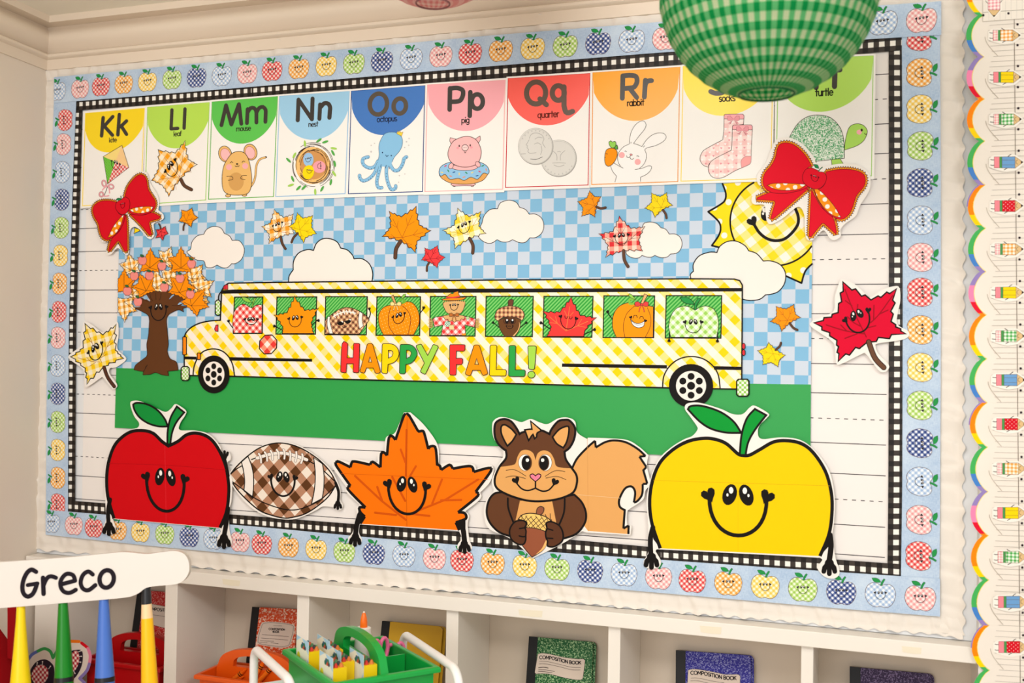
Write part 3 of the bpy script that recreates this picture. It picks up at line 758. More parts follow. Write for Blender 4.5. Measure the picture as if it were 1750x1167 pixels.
# ---- N nest
t, A = card('n', 'alphabet card Nn with light blue header and three eggs in a nest', (160, 210, 240), (150, 195, 232), (478, 164.7), (596.9, 156.4), (478.4, 195), (594.9, 188.6), (537, 238.9), (471.2, 335.9), (589.8, 330.8), [(476, 161.6), (599.6, 152), (592.2, 337.2), (468.8, 342.4)])
strokes(A, 'a2', 58, ["1323,380! 1335,85! 1525,365! 1535,70!", "1632,360! 1642,155!"]); strokes(A, 'B', 29, ["592,725! 612,703 640,705 653,730 652,750! 648,800!"]); A.build('lettering', t)
text(A, 'nest', 527.2, 543.8, 216.6, -.07, 1.12, TXT); A.build('caption', t)
A.fill(ell('a3', 540, 690, 250, 265), (246, 196, 120)); A.fill(ell('a3', 548, 680, 198, 208), (214, 154, 90))
rnd = random.Random(5)
for i in range(46):
    r = rnd.uniform(.74, 1.02) if i < 30 else rnd.uniform(1.05, 1.28); a0 = rnd.uniform(0, 360)
    A.line(ell('a3', 540+rnd.uniform(-12, 12), 690+rnd.uniform(-12, 12), 245*r, 262*r, 0, 8, a0, a0+rnd.uniform(25, 75)), .75, (70, 45, 30))
for e, c in (((630, 710, 92, 86, 0), (248, 165, 175)), ((475, 606, 74, 98, 0), (160, 200, 236)), ((475, 785, 80, 102, 15), (255, 222, 20))): A.fill(ell('a3', *e), c)
face(A, pt('a3', 437, 597), pt('a3', 510, 580), pt('a3', 475, 640), .7); face(A, pt('a3', 650, 735), pt('a3', 648, 655), pt('a3', 605, 700), .7); face(A, pt('a3', 458, 752), pt('a3', 525, 765), pt('a3', 480, 800), .7)
for i, (x, y, r) in enumerate(((425, 378, 85), (625, 332, -35), (715, 354, -18), (836, 446, 10), (825, 510, 62), (850, 665, 80), (842, 806, 58), (795, 927, -78), (670, 1022, -60), (572, 1065, 88), (410, 1005, -45), (335, 1010, -45), (225, 970, -18), (250, 880, 68), (192, 615, 45), (275, 545, -62))):
    A.fill(ell('a3', x, y, 48, 17, r, 10), (90, 175, 80) if i % 3 else (170, 215, 95))
A.build('nest_picture', t)
# ---- O octopus
t, A = card('o', 'alphabet card Oo with royal blue header and a crowned octopus', (62, 120, 196), (45, 75, 135), (600.6, 155.9), (726, 146.6), (601.7, 186), (724.4, 178.5), (659, 230.8), (595.4, 331), (721.9, 327.3), [(599, 152.3), (728.4, 142.6), (724.2, 332.5), (592.4, 337.4)])
strokes(A, 'a4', 64, [(472, 232, 122, 150, 10), (777, 260, 88, 108, 8)], (84, 72, 58)); A.build('lettering', t)  # letters browner: glare on the lamination put into the ink colour
text(A, 'octopus', 644, 678.6, 208.6, -.06, 1.12, (40, 50, 80)); A.build('caption', t)
OB = (140, 196, 232); OT = ["335,440 290,510 215,522 150,475 150,412 212,388", "340,470 290,590 220,660 150,685 110,650 106,618", "375,470 340,600 320,700 340,768 382,770", "445,480 440,600 460,710 500,792 550,780 556,748", "480,470 530,550 590,550 640,480 660,410 690,388"]
for q in OT: A.line(Sl('a5', q), 44*CR['a5'][2], (80, 110, 140)); A.line(Sl('a5', q), 36*CR['a5'][2], OB)
A.fill(S('a5', "400,120 440,90 500,78 560,85 610,115 640,170 635,250 600,320 540,390 510,450 505,520! 335,500! 333,430 350,360 345,280 355,210"), OB)
A.line(Sl('a5', "333,435 350,360 345,280 355,210 400,120 440,90 500,78 560,85 610,115 640,170 635,250 600,320 540,390 512,450"), .8, (80, 110, 140))
for q in OT:
    c = Sl('a5', q)
    for i in range(len(c)//4, len(c), 2): A.fill([(c[i][0]+.8*math.cos(k), c[i][1]+1.6+.8*math.sin(k)) for k in range(6)], (40, 85, 130))
for q in ("375,480 368,520", "440,490 425,530", "470,500 480,540"): A.line(Sl('a5', q), .9, (40, 70, 110))
for x, y in ((391, 333), (501, 371)): A.fill(ell('a5', x, y, 8, 9, 0, 10), (30, 60, 100))
A.line(Sl('a5', "428,360 445,384 466,366"), 1, (40, 70, 110))
A.shape(P('a5', "570,98 585,60 595,85 606,58 618,85 648,76 628,128"), (255, 215, 70), (150, 120, 40), .6)
for x, y, r in ((250, 244, 9), (292, 218, 8), (250, 322, 13), (722, 158, 10), (690, 198, 11), (718, 243, 9), (668, 270, 9), (602, 620, 10), (670, 600, 8), (592, 703, 8)): A.fill(ell('a5', x, y, r, r, 0, 10), (214, 210, 206))
A.build('octopus_picture', t)
# ---- P pig
t, A = card('p', 'alphabet card Pp with pink header and a pig in a doughnut', (252, 172, 180), (250, 182, 180), (730.6, 145.3), (863.4, 137), (732.4, 178.5), (861, 173.5), (797.3, 223.8), (726.1, 327.3), (859, 323.3), [(728, 142.4), (865.9, 133), (861.6, 328.4), (723.8, 333.2)])
strokes(A, 'B', 31, ["1465,745! 1468,600!", "1468,602! 1515,598 1552,612 1556,645 1540,680 1515,690 1472,692!", "1602,788! 1606,626!", (1653, 690, 38, 49)]); A.build('lettering', t)
text(A, 'pig', 788.5, 802.3, 210.3, -.06, 1.12, TXT); A.build('caption', t)
PG = (252, 190, 190)
for x, y in ((1285, 735), (1510, 735)): A.shape(ell('a5', x, y, 24, 22), PG, INK, .8)
A.shape(S('a5', "1260,715 1530,712 1525,745 1400,748 1275,748"), PG, INK, .8)
A.shape(S('a5', "1095,590 1110,520 1180,470 1300,440 1410,435 1560,440 1680,490 1722,560 1700,610 1640,680 1520,720 1400,728 1250,715 1150,670 1110,630"), (232, 170, 95), INK, .9)
A.shape(S('a5', "1095,590 1110,520 1180,470 1300,440 1410,435 1560,440 1680,490 1722,560 1706,600 1650,590 1592,655 1560,665 1490,640 1410,680 1340,655 1230,665 1172,605 1120,628"), (150, 200, 235), INK, .9)
A.shape(S('a5', "1240,490! 1260,530 1330,550 1420,556 1530,545 1580,515 1560,490!"), PG, INK, .8)
for q in ("1235,148! 1312,166! 1252,236! 1230,190", "1605,125! 1612,170 1588,212! 1545,166!"): A.shape(S('a5', q), PG, INK, .8)
A.shape(S('a5', "1430,130 1540,160 1600,240 1622,330 1600,430 1540,490 1420,515 1300,490 1230,430 1207,350 1230,260 1290,180"), PG, INK, 1)
for x, y, r in ((1245, 500, 30), (1580, 480, -35)): A.shape(ell('a5', x, y, 28, 38, r), PG, INK, .8)
A.shape(ell('a5', 1420, 273, 40, 39), (253, 215, 212), INK, .9)
for x, y, a, b in ((1348, 250, 8, 15), (1485, 243, 8, 15), (1408, 270, 4, 6), (1432, 268, 4, 6)): A.fill(ell('a5', x, y, a, b, 0, 10), INK)
for x, y in ((1330, 275), (1498, 268)): A.fill(ell('a5', x, y, 18, 14), (250, 165, 172))
A.line(Sl('a5', "1408,318 1420,340 1436,318"), .9, INK)
for i, (x, y, r) in enumerate(((1175, 500, -30), (1210, 560, 60), (1282, 577, -15), (1347, 600, 90), (1435, 585, 35), (1510, 582, -30), (1602, 570, 30), (1640, 498, -20), (1683, 547, 80), (1570, 622, -15), (1405, 638, -20), (1240, 626, 25), (1132, 580, 10))):
    A.fill(ell('a5', x, y, 20, 7, r, 8), ((225, 60, 110), (40, 150, 80), (30, 90, 160), (250, 225, 120), (40, 150, 80), (250, 225, 120), (225, 60, 110), (40, 150, 80), (245, 150, 110), (30, 90, 160), (245, 150, 110), (245, 150, 110), (250, 225, 120))[i])
A.build('pig_picture', t)
# ---- Q quarter
t, A = card('q', 'alphabet card Qq with coral red header and two silver coins', (252, 90, 76), (205, 50, 60), (868.4, 134.5), (1008.2, 125.7), (868.4, 167.2), (1006.2, 162.2), (935.8, 214.2), (864, 320.3), (1005, 316), [(865.6, 131.2), (1010.7, 121.6), (1007.8, 321), (861.4, 325.8)])
strokes(A, 'C', 35, [(462, 632, 65, 75, 5), "488,672! 532,712!", (613, 632, 41, 50), "652,590! 652,720! 664,760 685,766 710,757"], (88, 66, 48)); A.build('lettering', t)  # brown ink holds the ceiling light's reflection on the glossy card
text(A, 'quarter', 918.8, 955.4, 201.6, -.06, 1.12, (110, 40, 30)); A.build('caption', t)
for cx, cy, rx, ry in ((790, 672, 258, 266), (463, 502, 252, 264)):
    A.fill(ell('a6', cx, cy, rx, ry, 0, 48), (170, 168, 162)); A.fill(ell('a6', cx-4, cy-5, rx*.965, ry*.965, 0, 48), (224, 221, 214)); A.line(ell('a6', cx, cy, rx*.92, ry*.92, 0, 48), .5, (196, 193, 187), True)
GS = (176, 173, 168)
for q in ("370,405 345,450 325,480 345,490 340,520 362,545 350,570 380,600 470,590", "370,390 400,330 470,310 550,340 580,400 560,450 600,520", "450,400 500,370 560,380", "440,470 490,450 540,480", "540,490 550,560 530,620", "385,680 470,685 560,650", "250,610 320,605"): A.line(Sl('a6', q), .9, GS)
A.line(Sl('a6', "385,680 470,686 560,650"), 1.0, (120, 118, 114))
for q in ("700,560 760,620 765,700", "880,560 820,620 815,700", "770,580 800,570 820,585", "700,740 790,735 890,740", "720,765 790,790 870,765"): A.line(Sl('a6', q), .9, GS)
for i in range(9):
    a = math.radians(-150+i*15); A.fill(ell('a6', 463+215*math.cos(a), 502+225*math.sin(a), 9, 12, 0, 8), (198, 195, 190))
    a = math.radians(30+i*15); A.fill(ell('a6', 790+215*math.cos(a), 672+225*math.sin(a), 9, 12, 0, 8), (200, 197, 192))
A.build('coin_picture', t)
# ---- R rabbit
t, A = card('r', 'alphabet card Rr with orange header and a white rabbit holding a carrot', (255, 168, 0), (240, 160, 70), (1013.2, 124.5), (1162, 115), (1015, 158.4), (1158.3, 152), (1089, 206.7), (1011.2, 315.3), (1158.3, 310.2), [(1010.4, 121.4), (1165, 111.2), (1161, 314.8), (1008.4, 320.5)])
strokes(A, 'C', 33, ["1048,668! 1052,515!", "1052,516! 1100,512 1140,520 1148,555 1130,590 1100,598 1056,602!", "1100,602! 1146,662!", "1198,660! 1205,545!", "1203,590! 1208,565 1225,550 1247,548"], (48, 42, 34)); A.build('lettering', t)
text(A, 'rabbit', 1071.6, 1101, 181.2, -.05, 1.12, (48, 36, 20)); A.build('caption', t)
RG = (120, 112, 106)
A.fill(S('a7', "455,812 380,690 400,590 460,510 545,465! 565,320 620,210 690,150 750,140 785,190 760,260 680,360 605,460! 725,505! 790,410 870,340 960,310 1040,320 1070,370 1030,430 920,490 800,520 765,550! 790,620 780,700 740,770 690,815! 820,775 865,800 820,870 705,940! 705,1000! 340,1010! 365,925! 280,785"), (252, 249, 245))
for q in ("545,468 460,510 395,590 380,660 390,730 420,785", "320,735 400,780 460,812", "605,460 660,475 725,505", "765,550 790,620 780,700 740,770 690,815", "545,468 565,320 620,210 690,150 750,140 785,190 760,260 680,360 605,460",
          "725,505 790,410 870,340 960,310 1040,320 1070,370 1030,430 920,490 800,520 765,550", "280,785 310,860 365,925", "365,925! 340,1012!", "625,830 720,815 820,778 862,790 850,840 790,900 705,940", "705,940! 707,1002!", "570,435 568,460", "765,490 745,515"): A.line(Sl('a7', q), .95, RG)
for x, y in ((438, 625), (665, 722)): A.fill(ell('a7', x, y, 43, 43), (252, 180, 180))
for q in ("478,572 492,565 508,582", "648,640 668,635 684,650", "505,630 512,655 535,662 552,650 565,680 590,688 610,665", "570,625 552,650"): A.line(Sl('a7', q), 1, RG)
A.shape(ell('a7', 571, 620, 18, 13, 10, 12), (240, 150, 150), RG, .7)
A.shape(S('a7', "215,560 270,528 340,535 375,590 360,670 310,750 250,785 205,750 195,660"), (255, 152, 10), INK, 1)
for q in ("210,605 238,610", "197,655 207,662"): A.line(Sl('a7', q), 1, INK)
A.shape(S('a7', "330,510 370,480 382,540 350,545"), (90, 170, 70), INK, .9); A.shape(S('a7', "255,440 280,420 305,440! 340,428 358,460 340,510 300,525 265,490"), (150, 212, 90), INK, .9)
A.build('rabbit_picture', t)
# ---- S socks
t, A = card('s', 'alphabet card Ss with yellow header and a pair of pink socks', (255, 224, 45), (255, 222, 90), (1167.6, 113.7), (1321, 103.6), (1168.4, 150.9), (1318, 144), (1238.3, 197.9), (1163.8, 309.5), (1317, 305), [(1164.7, 110.6), (1324.4, 99.4), (1320.6, 309.6), (1160.6, 314.6)])
strokes(A, 'D', 34, ["555,500 520,475 460,480 452,520 475,550 540,560 558,595 535,628 490,634 456,622", "662,545 635,525 600,535 602,560 650,580 662,605 640,630 598,618"]); A.build('lettering', t)
text(A, 'socks', 1228.7, 1256.7, 173.6, -.05, 1.12, TXT); A.build('caption', t)
SG = gingham((248, 200, 196), (252, 222, 216), (252, 222, 216), (254, 240, 234), .0205, 0)
for q in ("480,140 495,128 745,126 762,145 755,270! 600,290! 590,620 300,800 255,880! 180,850 135,770 160,680 220,620 460,490! 475,340", "598,300 615,282 865,278 882,300 868,600 865,720 855,820 800,860 640,930 480,1020 380,1040 300,1010 255,930 265,850 330,770 580,640! 590,560"):
    A.shape(S('a8', q), SG, INK, .9)
A.fill(S('a8', "865,722! 780,730 725,780 725,890! 800,858 855,820"), (250, 170, 168)); A.line(Sl('a8', "862,725 780,730 722,790 728,888"), .7, (190, 120, 120))
for q in ("480,140 495,128 745,126 762,145 758,195! 478,192!", "598,300 615,282 865,278 882,300 878,350! 598,345!"): A.shape(S('a8', q), (250, 176, 182), INK, .7)
HR = (240, 160, 168)
for bx, by in ((612, 200), (740, 352)):
    for sx in (-1, 1):
        A.shape([pt('a8', bx+sx*x, by+y) for x, y in ((0, 0), (45, -50), (85, -45), (85, 10), (50, 20))], HR, (200, 110, 120), .6); A.shape([pt('a8', bx+sx*x, by+y) for x, y in ((5, 5), (60, 75), (40, 60), (20, 85) if 0 else (75, 55))], HR, (200, 110, 120), .6)
    A.fill(ell('a8', bx, by, 18, 14), HR)
for x, y in ((500, 335), (500, 440), (495, 550), (390, 550), (275, 668), (385, 660), (165, 775), (270, 775), (715, 435), (825, 435), (715, 545), (825, 545), (600, 660), (712, 660), (822, 655), (490, 770), (600, 772), (380, 885), (490, 882), (600, 880), (375, 992), (485, 985)):
    heart(A, pt('a8', x, y), (1, 0), (0, 1), 2.1, (255, 252, 250))
for x, y in ((555, 385), (552, 495), (330, 608), (438, 608), (550, 608), (218, 720), (328, 718), (660, 492), (770, 492), (658, 602), (768, 602), (545, 715), (655, 715), (768, 710), (432, 828), (542, 828), (652, 825), (323, 940), (432, 940), (540, 938), (218, 830)):
    heart(A, pt('a8', x, y), (1, 0), (0, 1), 1.9, (238, 158, 166))
A.build('sock_picture', t)
# ---- T turtle
t, A = card('t', 'alphabet card Tt with lime header and a speckled green turtle', (182, 226, 92), (160, 210, 110), (1330, 102.6), (1492.3, 95.6), (1329.6, 142), (1489.2, 134.5), (1404.3, 191), (1326.4, 304.6), (1489.3, 300.4), [(1324.8, 99), (1496.4, 91.5), (1494, 306), (1323, 309.6)])
strokes(A, 'D', 36, ["1105,468! 1235,458!", "1173,463! 1172,595!", "1302,420! 1297,588!", "1262,480! 1334,474!"]); A.build('lettering', t)
text(A, 'turtle', 1393.4, 1423.9, 164.2, -.05, 1.12, (36, 40, 30)); A.build('caption', t)
TG = (176, 222, 100)
A.shape(P('D', "1275,1080 1335,1078 1358,1115 1280,1122"), TG, INK, .9); A.shape(P('D', "1110,1085 1170,1085 1175,1120 1105,1120"), TG, INK, .9)
A.shape(S('D', "1365,1020! 1370,960 1395,870 1440,842 1490,850 1520,890 1500,950 1450,990"), TG, INK, .9)
A.fill(ell('D', 1465, 898, 18, 17), (252, 180, 185)); A.fill(ell('D', 1482, 884, 8, 10, 0, 10), INK); A.line(Sl('D', "1500,905 1510,915 1520,905"), 1, INK)
A.shape(S('D', "985,945! 1040,850 1110,795 1190,782 1270,800 1330,860 1358,940 1365,1075! 1180,1095! 1020,1095! "), speckle((70, 165, 100), (240, 246, 232), 420, .5), INK, 1)
A.build('turtle_picture', t)
# ================================================================== the bus poster
PO = thing('bus_poster', 'wide printed poster of a yellow gingham school bus full of smiling autumn characters', 'poster', W(790, 760, -.007))
pl = wloc(PO)
A = Art(.0068, step=8e-6)
green = (32, 158, 68)
sheet = [(205, 352), (440, 341), (840, 326), (1190, 312), (1388, 303), (1388, 420), (1386.6, 560), (1385, 790), (1103, 776), (863, 763), (440, 743), (196, 731), (198.6, 628), (200, 563), (203, 433)]
SKY = gingham((133, 188, 222), (206, 216, 229), (206, 216, 229), (133, 188, 222), .05930, 0, (-.2619+.01483-pl.x, 1.6281-.0159-pl.z), perv=.06348)
A.slab(sheet, SKY, .0004); A.build('sky', PO)
A.fill([(198.6, 628.8), (1280, 655.5), (1385.8, 657), (1385, 790), (1103, 776), (863, 763), (440, 743), (196, 731)], mat(green, .45, .35)); A.build('grass', PO)
GY = dict(anchor=(0, 0))
def gk(c11, c10, c01, c00, per, ang, px):
    w = W(*px, -.0072); return gingham(c11, c10, c01, c00, per, ang, (w.x-pl.x, w.z-pl.z))
YG = gk((255, 214, 10), (255, 228, 140), (253, 243, 215), (250, 238, 228), .0347, 45, (920.6, 528.3))
YG2 = gk((255, 222, 30), (255, 232, 140), (255, 232, 140), (250, 242, 230), .0372, 38, pt('b8', 600, 540))
YD = dots((255, 222, 20), (250, 244, 232), .034, .0068, 20)
# sun
A.fill(S('I', "218,175! 240,240 235,285 205,315 120,365! 190,430 205,480 190,530 145,595! 190,605! 300,700! 650,810! 755,850! 780,770 826,720! 828,130! 640,130!"), YD)
disc = [p for p in ell('I', 572, 432, 302, 300, 0, 72)]
x1, y0 = pt('I', 826, 171)
A.fill([(min(x, x1), max(y, y0-12)) for x, y in disc], YG2)
for q in ("218,175! 240,240 235,285 205,315 120,365! 190,430 205,480 190,530 145,595! 195,607!", "645,800! 755,850! 780,770 826,720!"): A.line(Sl('I', q), 3.2, BLK)
A.line([p for p in ell('I', 572, 432, 302, 300, 0, 60, 118, 242)], 3, BLK); A.line(ell('I', 572, 432, 302, 300, 0, 20, 34, 84), 3, BLK)
A.line(Sl('b8', "775,640 850,760 960,850 1090,885 1230,860 1350,760 1430,640 1435,520 1390,400"), 5.2, BLK)
heart(A, pt('b8', 750, 597), (.87, -.5), (.5, .87), 9.5)
A.fill(ell('b8', 960, 480, 82, 112, 15), BLK); A.fill(ell('b8', 930, 430, 30, 34), (250, 245, 235)); A.fill(ell('b8', 910, 482, 17, 19), (250, 245, 235))
A.build('sun', PO)
CLD = (247, 239, 230)
def cloud(key, s, w=1.15, openline=None):
    A.fill(S(key, s), CLD); A.line(S(key, s) if not openline else Sl(key, openline), w, INK if w < 1.5 else BLK, not openline); A.build('cloud', PO)
cloud('F', "1270,640 1295,620 1305,570 1340,530 1385,518! 1405,485 1450,465 1500,475 1525,512! 1560,530 1578,560! 1625,562 1655,600 1660,640 1640,690 1600,718 1575,718! 1545,745 1510,745 1475,727! 1440,745 1400,740 1385,700 1330,690")
c2 = "370,840! 375,800 402,760! 405,700 440,645 500,622 540,628! 560,580 600,550 650,548 700,570 725,612! 770,625 805,660 815,685! 870,685 920,720 942,780 937,840!"
cloud('G', c2, 1.8, c2)
cloud('H', "95,440! 110,390 150,350 200,345! 220,305 275,287 325,300 350,335! 390,350 415,382! 460,382 500,410 515,460 500,510 460,540 420,542! 390,572 350,575 302,555! 270,570 230,570 197,555! 160,578 120,575 80,548 65,510")
cloud('l5', "800,690 830,640 870,500 910,475 970,470 1040,490 1090,540! 1150,560 1195,620! 1270,620 1330,660 1355,740 1330,820 1280,860 1210,868! 1170,905 1110,915 1060,905 1015,885! 970,908 910,905 855,885! 820,915 760,920 700,900 655,850 700,760")
c5 = "0,822! -12,820! 0,790 20,770! 20,720 60,665 130,640 180,642! 200,600 250,568 310,565 370,595 395,630! 450,650 495,700! 550,700 610,725 645,780 640,850 600,905 550,925 510,930! 470,960 400,968 340,955!"
cloud('I', c5, 1.8, c5[9:])
# printed leaves
OR, YL, RD = (255, 152, 10), (255, 220, 20), (240, 62, 66)
OV, YV, RV = (190, 100, 20), (200, 160, 20), (150, 20, 30)
LG = gingham((250, 160, 40), (254, 208, 140), (254, 208, 140), (255, 244, 228), .0235, 8)
LY = gingham((253, 215, 50), (254, 234, 150), (254, 234, 150), (255, 248, 225), .030, 15)
LR = gingham((225, 50, 55), (250, 160, 140), (250, 170, 150), (253, 215, 195), .0215, 2)
def pleaf(*a, **k): leaf(A, *a, **k); A.build('printed_leaf', PO)
pleaf('l6', "370,165 575,350 800,262 745,490 815,705 510,760 248,930 262,712 90,545 290,465", LG, (490, 660), "515,770 550,920 620,1040", 1, vein=OV, stemw=3, fc=((345, 535), (545, 460), (450, 655)), flw=1)
pleaf('l6', "880,235 1005,365 1225,300 1195,560 1310,705 1060,790 1025,920 905,710 690,540 830,460", YL, (935, 615), "890,695 800,790 755,895", .9, vein=YV, stemw=2.6)
pleaf('l4', "125,175 300,255 510,105 550,370 720,450 520,600 500,765 300,595 25,535 150,400", OR, (310, 550), "290,600 225,710 212,835", 1.3, vein=OV, vw=.9, stemw=4.6)
pleaf('l4', "1100,130 1265,255 1435,175 1400,385 1505,490 1265,560 1060,710 1045,555 885,445 1055,375", LY, (1250, 510), "1270,560 1318,660 1315,770", 1.1, vein=YV, stemw=3.8, fc=((1115, 405), (1270, 330), (1215, 480)), flw=1.1, tips=(0, 2, 8))
pleaf('l4', "630,695 715,730 815,660 840,790 925,830 825,910 812,985 705,895 580,870 640,795", RD, (710, 855), "695,905 665,960 662,1025", .8, vein=RV, stemw=2.4)
pleaf('l5', "200,78 265,155 345,152 285,270 270,410 205,365 100,400 120,290 50,215 170,170", OR, (265, 265), "285,280 340,300 400,290", .9, vein=OV, stemw=2.8, tips=(0, 2, 4, 6, 8))
pleaf('l5', "970,105 1080,155 1165,100 1175,215 1240,262 1110,310 1015,415 985,335 885,298 975,225", YL, (1095, 290), "1115,320 1150,370 1160,420", .9, vein=YV, stemw=2.8)
pleaf('l5', "570,395 715,550 890,525 810,690 862,832 625,820 400,910 435,760 315,615 495,590", LR, (610, 770), "625,825 635,940 680,1025", 1.1, vein=INK, stemw=3.8, fc=((515, 650), (680, 630), (605, 745)), flw=1.1, tips=(0, 2, 8))
pleaf('l7', "385,195 530,235 640,165 660,310 740,355 575,430 465,555 430,455 300,412 395,335", OR, (550, 395), "580,435 630,500 688,532", .9, vein=OV, stemw=2.8)
pleaf('l7', "280,705 380,815 520,890 430,960 415,1060 315,990 195,1030 200,900 120,825 245,785", YL, (345, 870), "380,815 440,760 455,715", .9, vein=YV, stemw=2.6)
pleaf('F', "1232,352 1270,362 1305,338 1318,385 1348,405 1308,430 1300,472 1262,440 1212,430 1237,395", OR, (1265, 425), "1255,445 1247,465 1246,490", .8, vein=OV, stemw=1.6)
pleaf('c1', "905,795 970,790 1030,750 1040,805 1070,850 1015,875 1000,945 960,895 900,910 925,850", RD, (970, 820), "970,790 962,750 945,720", .8, vein=RV, stemw=1.4)
A.shape(P('c1', "620,772 680,790 695,812 650,830 612,848 622,812"), YL, INK, .8); A.build('printed_leaf', PO)
# tree
TR = (98, 58, 30)
A.fill(S('tt', "390,460! 375,380 330,350 230,310 170,300! 170,290! 290,285 240,230 180,190! 260,190 330,190 400,225 350,140! 430,100 520,90 650,120 760,160 830,230! 740,270 830,280! 760,310 770,345! 715,320 640,350 600,380 580,440 590,560 600,700 590,780 620,860 690,900 710,990! 600,1000! 605,1050! 530,1040 460,1015 400,1035 320,1040! 325,1010 220,985! 240,930 330,860 365,820 365,700 380,600"), TR)
A.line(Sl('tt', "170,292 250,312 330,350 375,380 395,430 390,460 380,600 362,700 365,820 330,860 240,930 220,985! 325,1000 350,950 370,930! 325,1010 320,1040! 400,1035 460,1015 530,1040 605,1050! 590,1000! 710,990! 690,900 620,860 590,780 600,700 590,560 580,440 600,380 640,350 715,320 770,345! 762,305! 830,282!"), .9, (50, 30, 18))
for q in ("325,200 350,160 378,195! 350,205!", "610,205 640,160 670,152!", "705,265 730,235 782,205! 760,250!", "175,285 200,265 240,280!"): A.fill(S('tt', q), (150, 190, 222))
for q in ("320,205 370,225 415,232", "460,130 462,180 465,210", "520,130 515,180 500,215", "400,150 405,190 430,222", "640,270 700,275 760,250"): A.line(Sl('tt', q), .8, (50, 30, 18))
face(A, pt('tt', 405, 300), pt('tt', 578, 292), pt('tt', 492, 438), 1.8, eye=1.0); A.build('tree_trunk', PO)
GB2 = gingham((250, 165, 50), (254, 212, 140), (254, 218, 150), (255, 245, 228), .0165, 10)
DO, DG = (255, 146, 8), GB2
def crown_leaf(cx, cy, r, rot, m, clipx=None):
    pr = [(0, 1.08), (36, .55), (66, .98), (100, .52), (128, .86), (180, .42), (232, .86), (260, .52), (294, .98), (324, .55)]
    q = []
    for a, k in pr:
        t = math.radians(a+rot); x, y = cx+r*k*math.sin(t)*.94, cy-r*k*math.cos(t)
        q.append(pt('b1', max(x, clipx) if clipx else x, y)+(False,))
    T = toothed(q, .05)
    if clipx: lx = pt('b1', clipx, 0)[0]; T = [(max(x, lx), y) for x, y in T]
    A.fill(T, m)
    b = (cx-r*.25*math.sin(math.radians(rot)), cy+r*.25*math.cos(math.radians(rot)))
    for a, k in pr[::2]:
        if a == 180: continue
        t = math.radians(a+rot); x, y = cx+r*k*.7*math.sin(t), cy-r*k*.7*math.cos(t)
        if clipx and x < clipx: continue
        A.line([pt('b1', *b), pt('b1', x, y)], .75, (90, 50, 20), cap=False)
    A.line(T, .8, (80, 48, 20), True); A.build('tree_leaf', PO)
for a in ((330, 880, 190, 40, DG), (870, 320, 215, 22, DG), (1330, 600, 235, 38, DG), (1440, 800, 250, 62, DG), (280, 450, 225, -10, DG), (920, 640, 225, 25, DG), (1500, 1020, 90, 100, DG), (700, 740, 250, 0, DG),
          (595, 400, 255, 2, DO), (1110, 400, 275, 0, DO), (165, 740, 245, 0, DO, 62), (510, 790, 245, -22, DO), (1110, 810, 285, 22, DO), (1330, 1040, 285, 40, DO), (165, 1090, 260, 178, DG, 62)): crown_leaf(*a)
for x, y in ((470, 345), (795, 435), (1285, 400), (335, 600), (585, 595), (1095, 640), (835, 790), (220, 850), (1265, 905), (395, 1030)):
    A.shape([pt('b1', x+u, y+v) for u, v in ((0, -52), (40, -68), (70, -30), (66, 25), (30, 72), (0, 66), (-30, 72), (-66, 25), (-70, -30), (-40, -68))], stripes((250, 180, 165), (232, 92, 92), .0034, 45), (150, 60, 60), .6)
    A.shape(ell('b1', x-8, y-85, 34, 18, 20, 10), (50, 110, 60), (30, 60, 40), .5); A.build('tree_apple', PO)
# ---- bus
BU = A
body = [(314.9, 641.4), (314.9, 575)] + S('b2', "150,1020 180,950 260,870 400,800 560,765 745,750", False) + [(378.7, 501.9), (378.7, 497), (383, 489)] + [(390.5, 483.9), (480, 482.4), (840, 478.6), (1180, 476.4), (1255, 476.9), (1264, 479.5), (1268.5, 487), (1268.2, 560), (1267.3, 664.8), (1240, 664.5), (1134, 662.4), (840, 654.4), (480, 645.4), (393, 642.8)]
A.fill(body, YG); A.line(body, 2.4, BLK, True)
bus = A.build('bus', PO)
def part(n): return A.build(n, bus)
A.fill([(378, 495.9), (400, 494.6), (800, 493.2), (1268, 492), (1268, 498), (800, 500.2), (400, 501.6), (378, 502)], BLK)
A.line([(390, 483.9), (840, 478.6)], 1.2, BLK)
A.fill([(315, 608.9), (336, 609.5), (336, 614.5), (315, 614)], BLK)
A.fill([(392, 610.2), (533.3, 613.2), (533.3, 618), (392, 616.2)], BLK); A.fill([(960.4, 621), (1140, 623.8), (1140, 629.8), (960.4, 626.8)], BLK); A.fill([(1220, 625.6), (1267, 626.6), (1267, 632.4), (1220, 631.6)], BLK)
part('body_stripe')
def wheel(cx, cy, rx, ry, hx, hy, arch):
    A.line(arch, 2.3, BLK)
    A.fill(ell('px', cx, cy, rx, ry, 0, 40), BLK); A.fill(ell('px', cx, cy, hx, hy, 0, 32), (246, 236, 226))
    A.fill(ell('px', cx, cy, hx*.27, hy*.27), BLK)
    for i in range(6):
        a = math.radians(90+60*i); A.fill(ell('px', cx+hx*.63*math.cos(a), cy+hy*.63*math.sin(a), hx*.235, hy*.235, 0, 14), BLK)
    part('wheel')
wheel(365.3, 639.7, 27, 32.4, 18.2, 22, Sl('b3', "290,795 310,640 380,480 480,385 630,352 770,385 880,480 950,620 980,800"))
wheel(1181, 659.2, 37.9, 37.3, 25.8, 25.5, Sl('L', "1322,487 1330,410 1370,340 1435,292 1515,275 1595,290 1660,335 1700,400 1713,490"))
CG = gingham((150, 205, 90), (246, 242, 228), (246, 242, 228), (150, 205, 90), .0105, 0)
def rrect(x0, x1, y0, y1, r=3):
    return [(x0+r, y0), (x1-r, y0), (x1, y0+r), (x1, y1-r), (x1-r, y1), (x0+r, y1), (x0, y1-r), (x0, y0+r)]
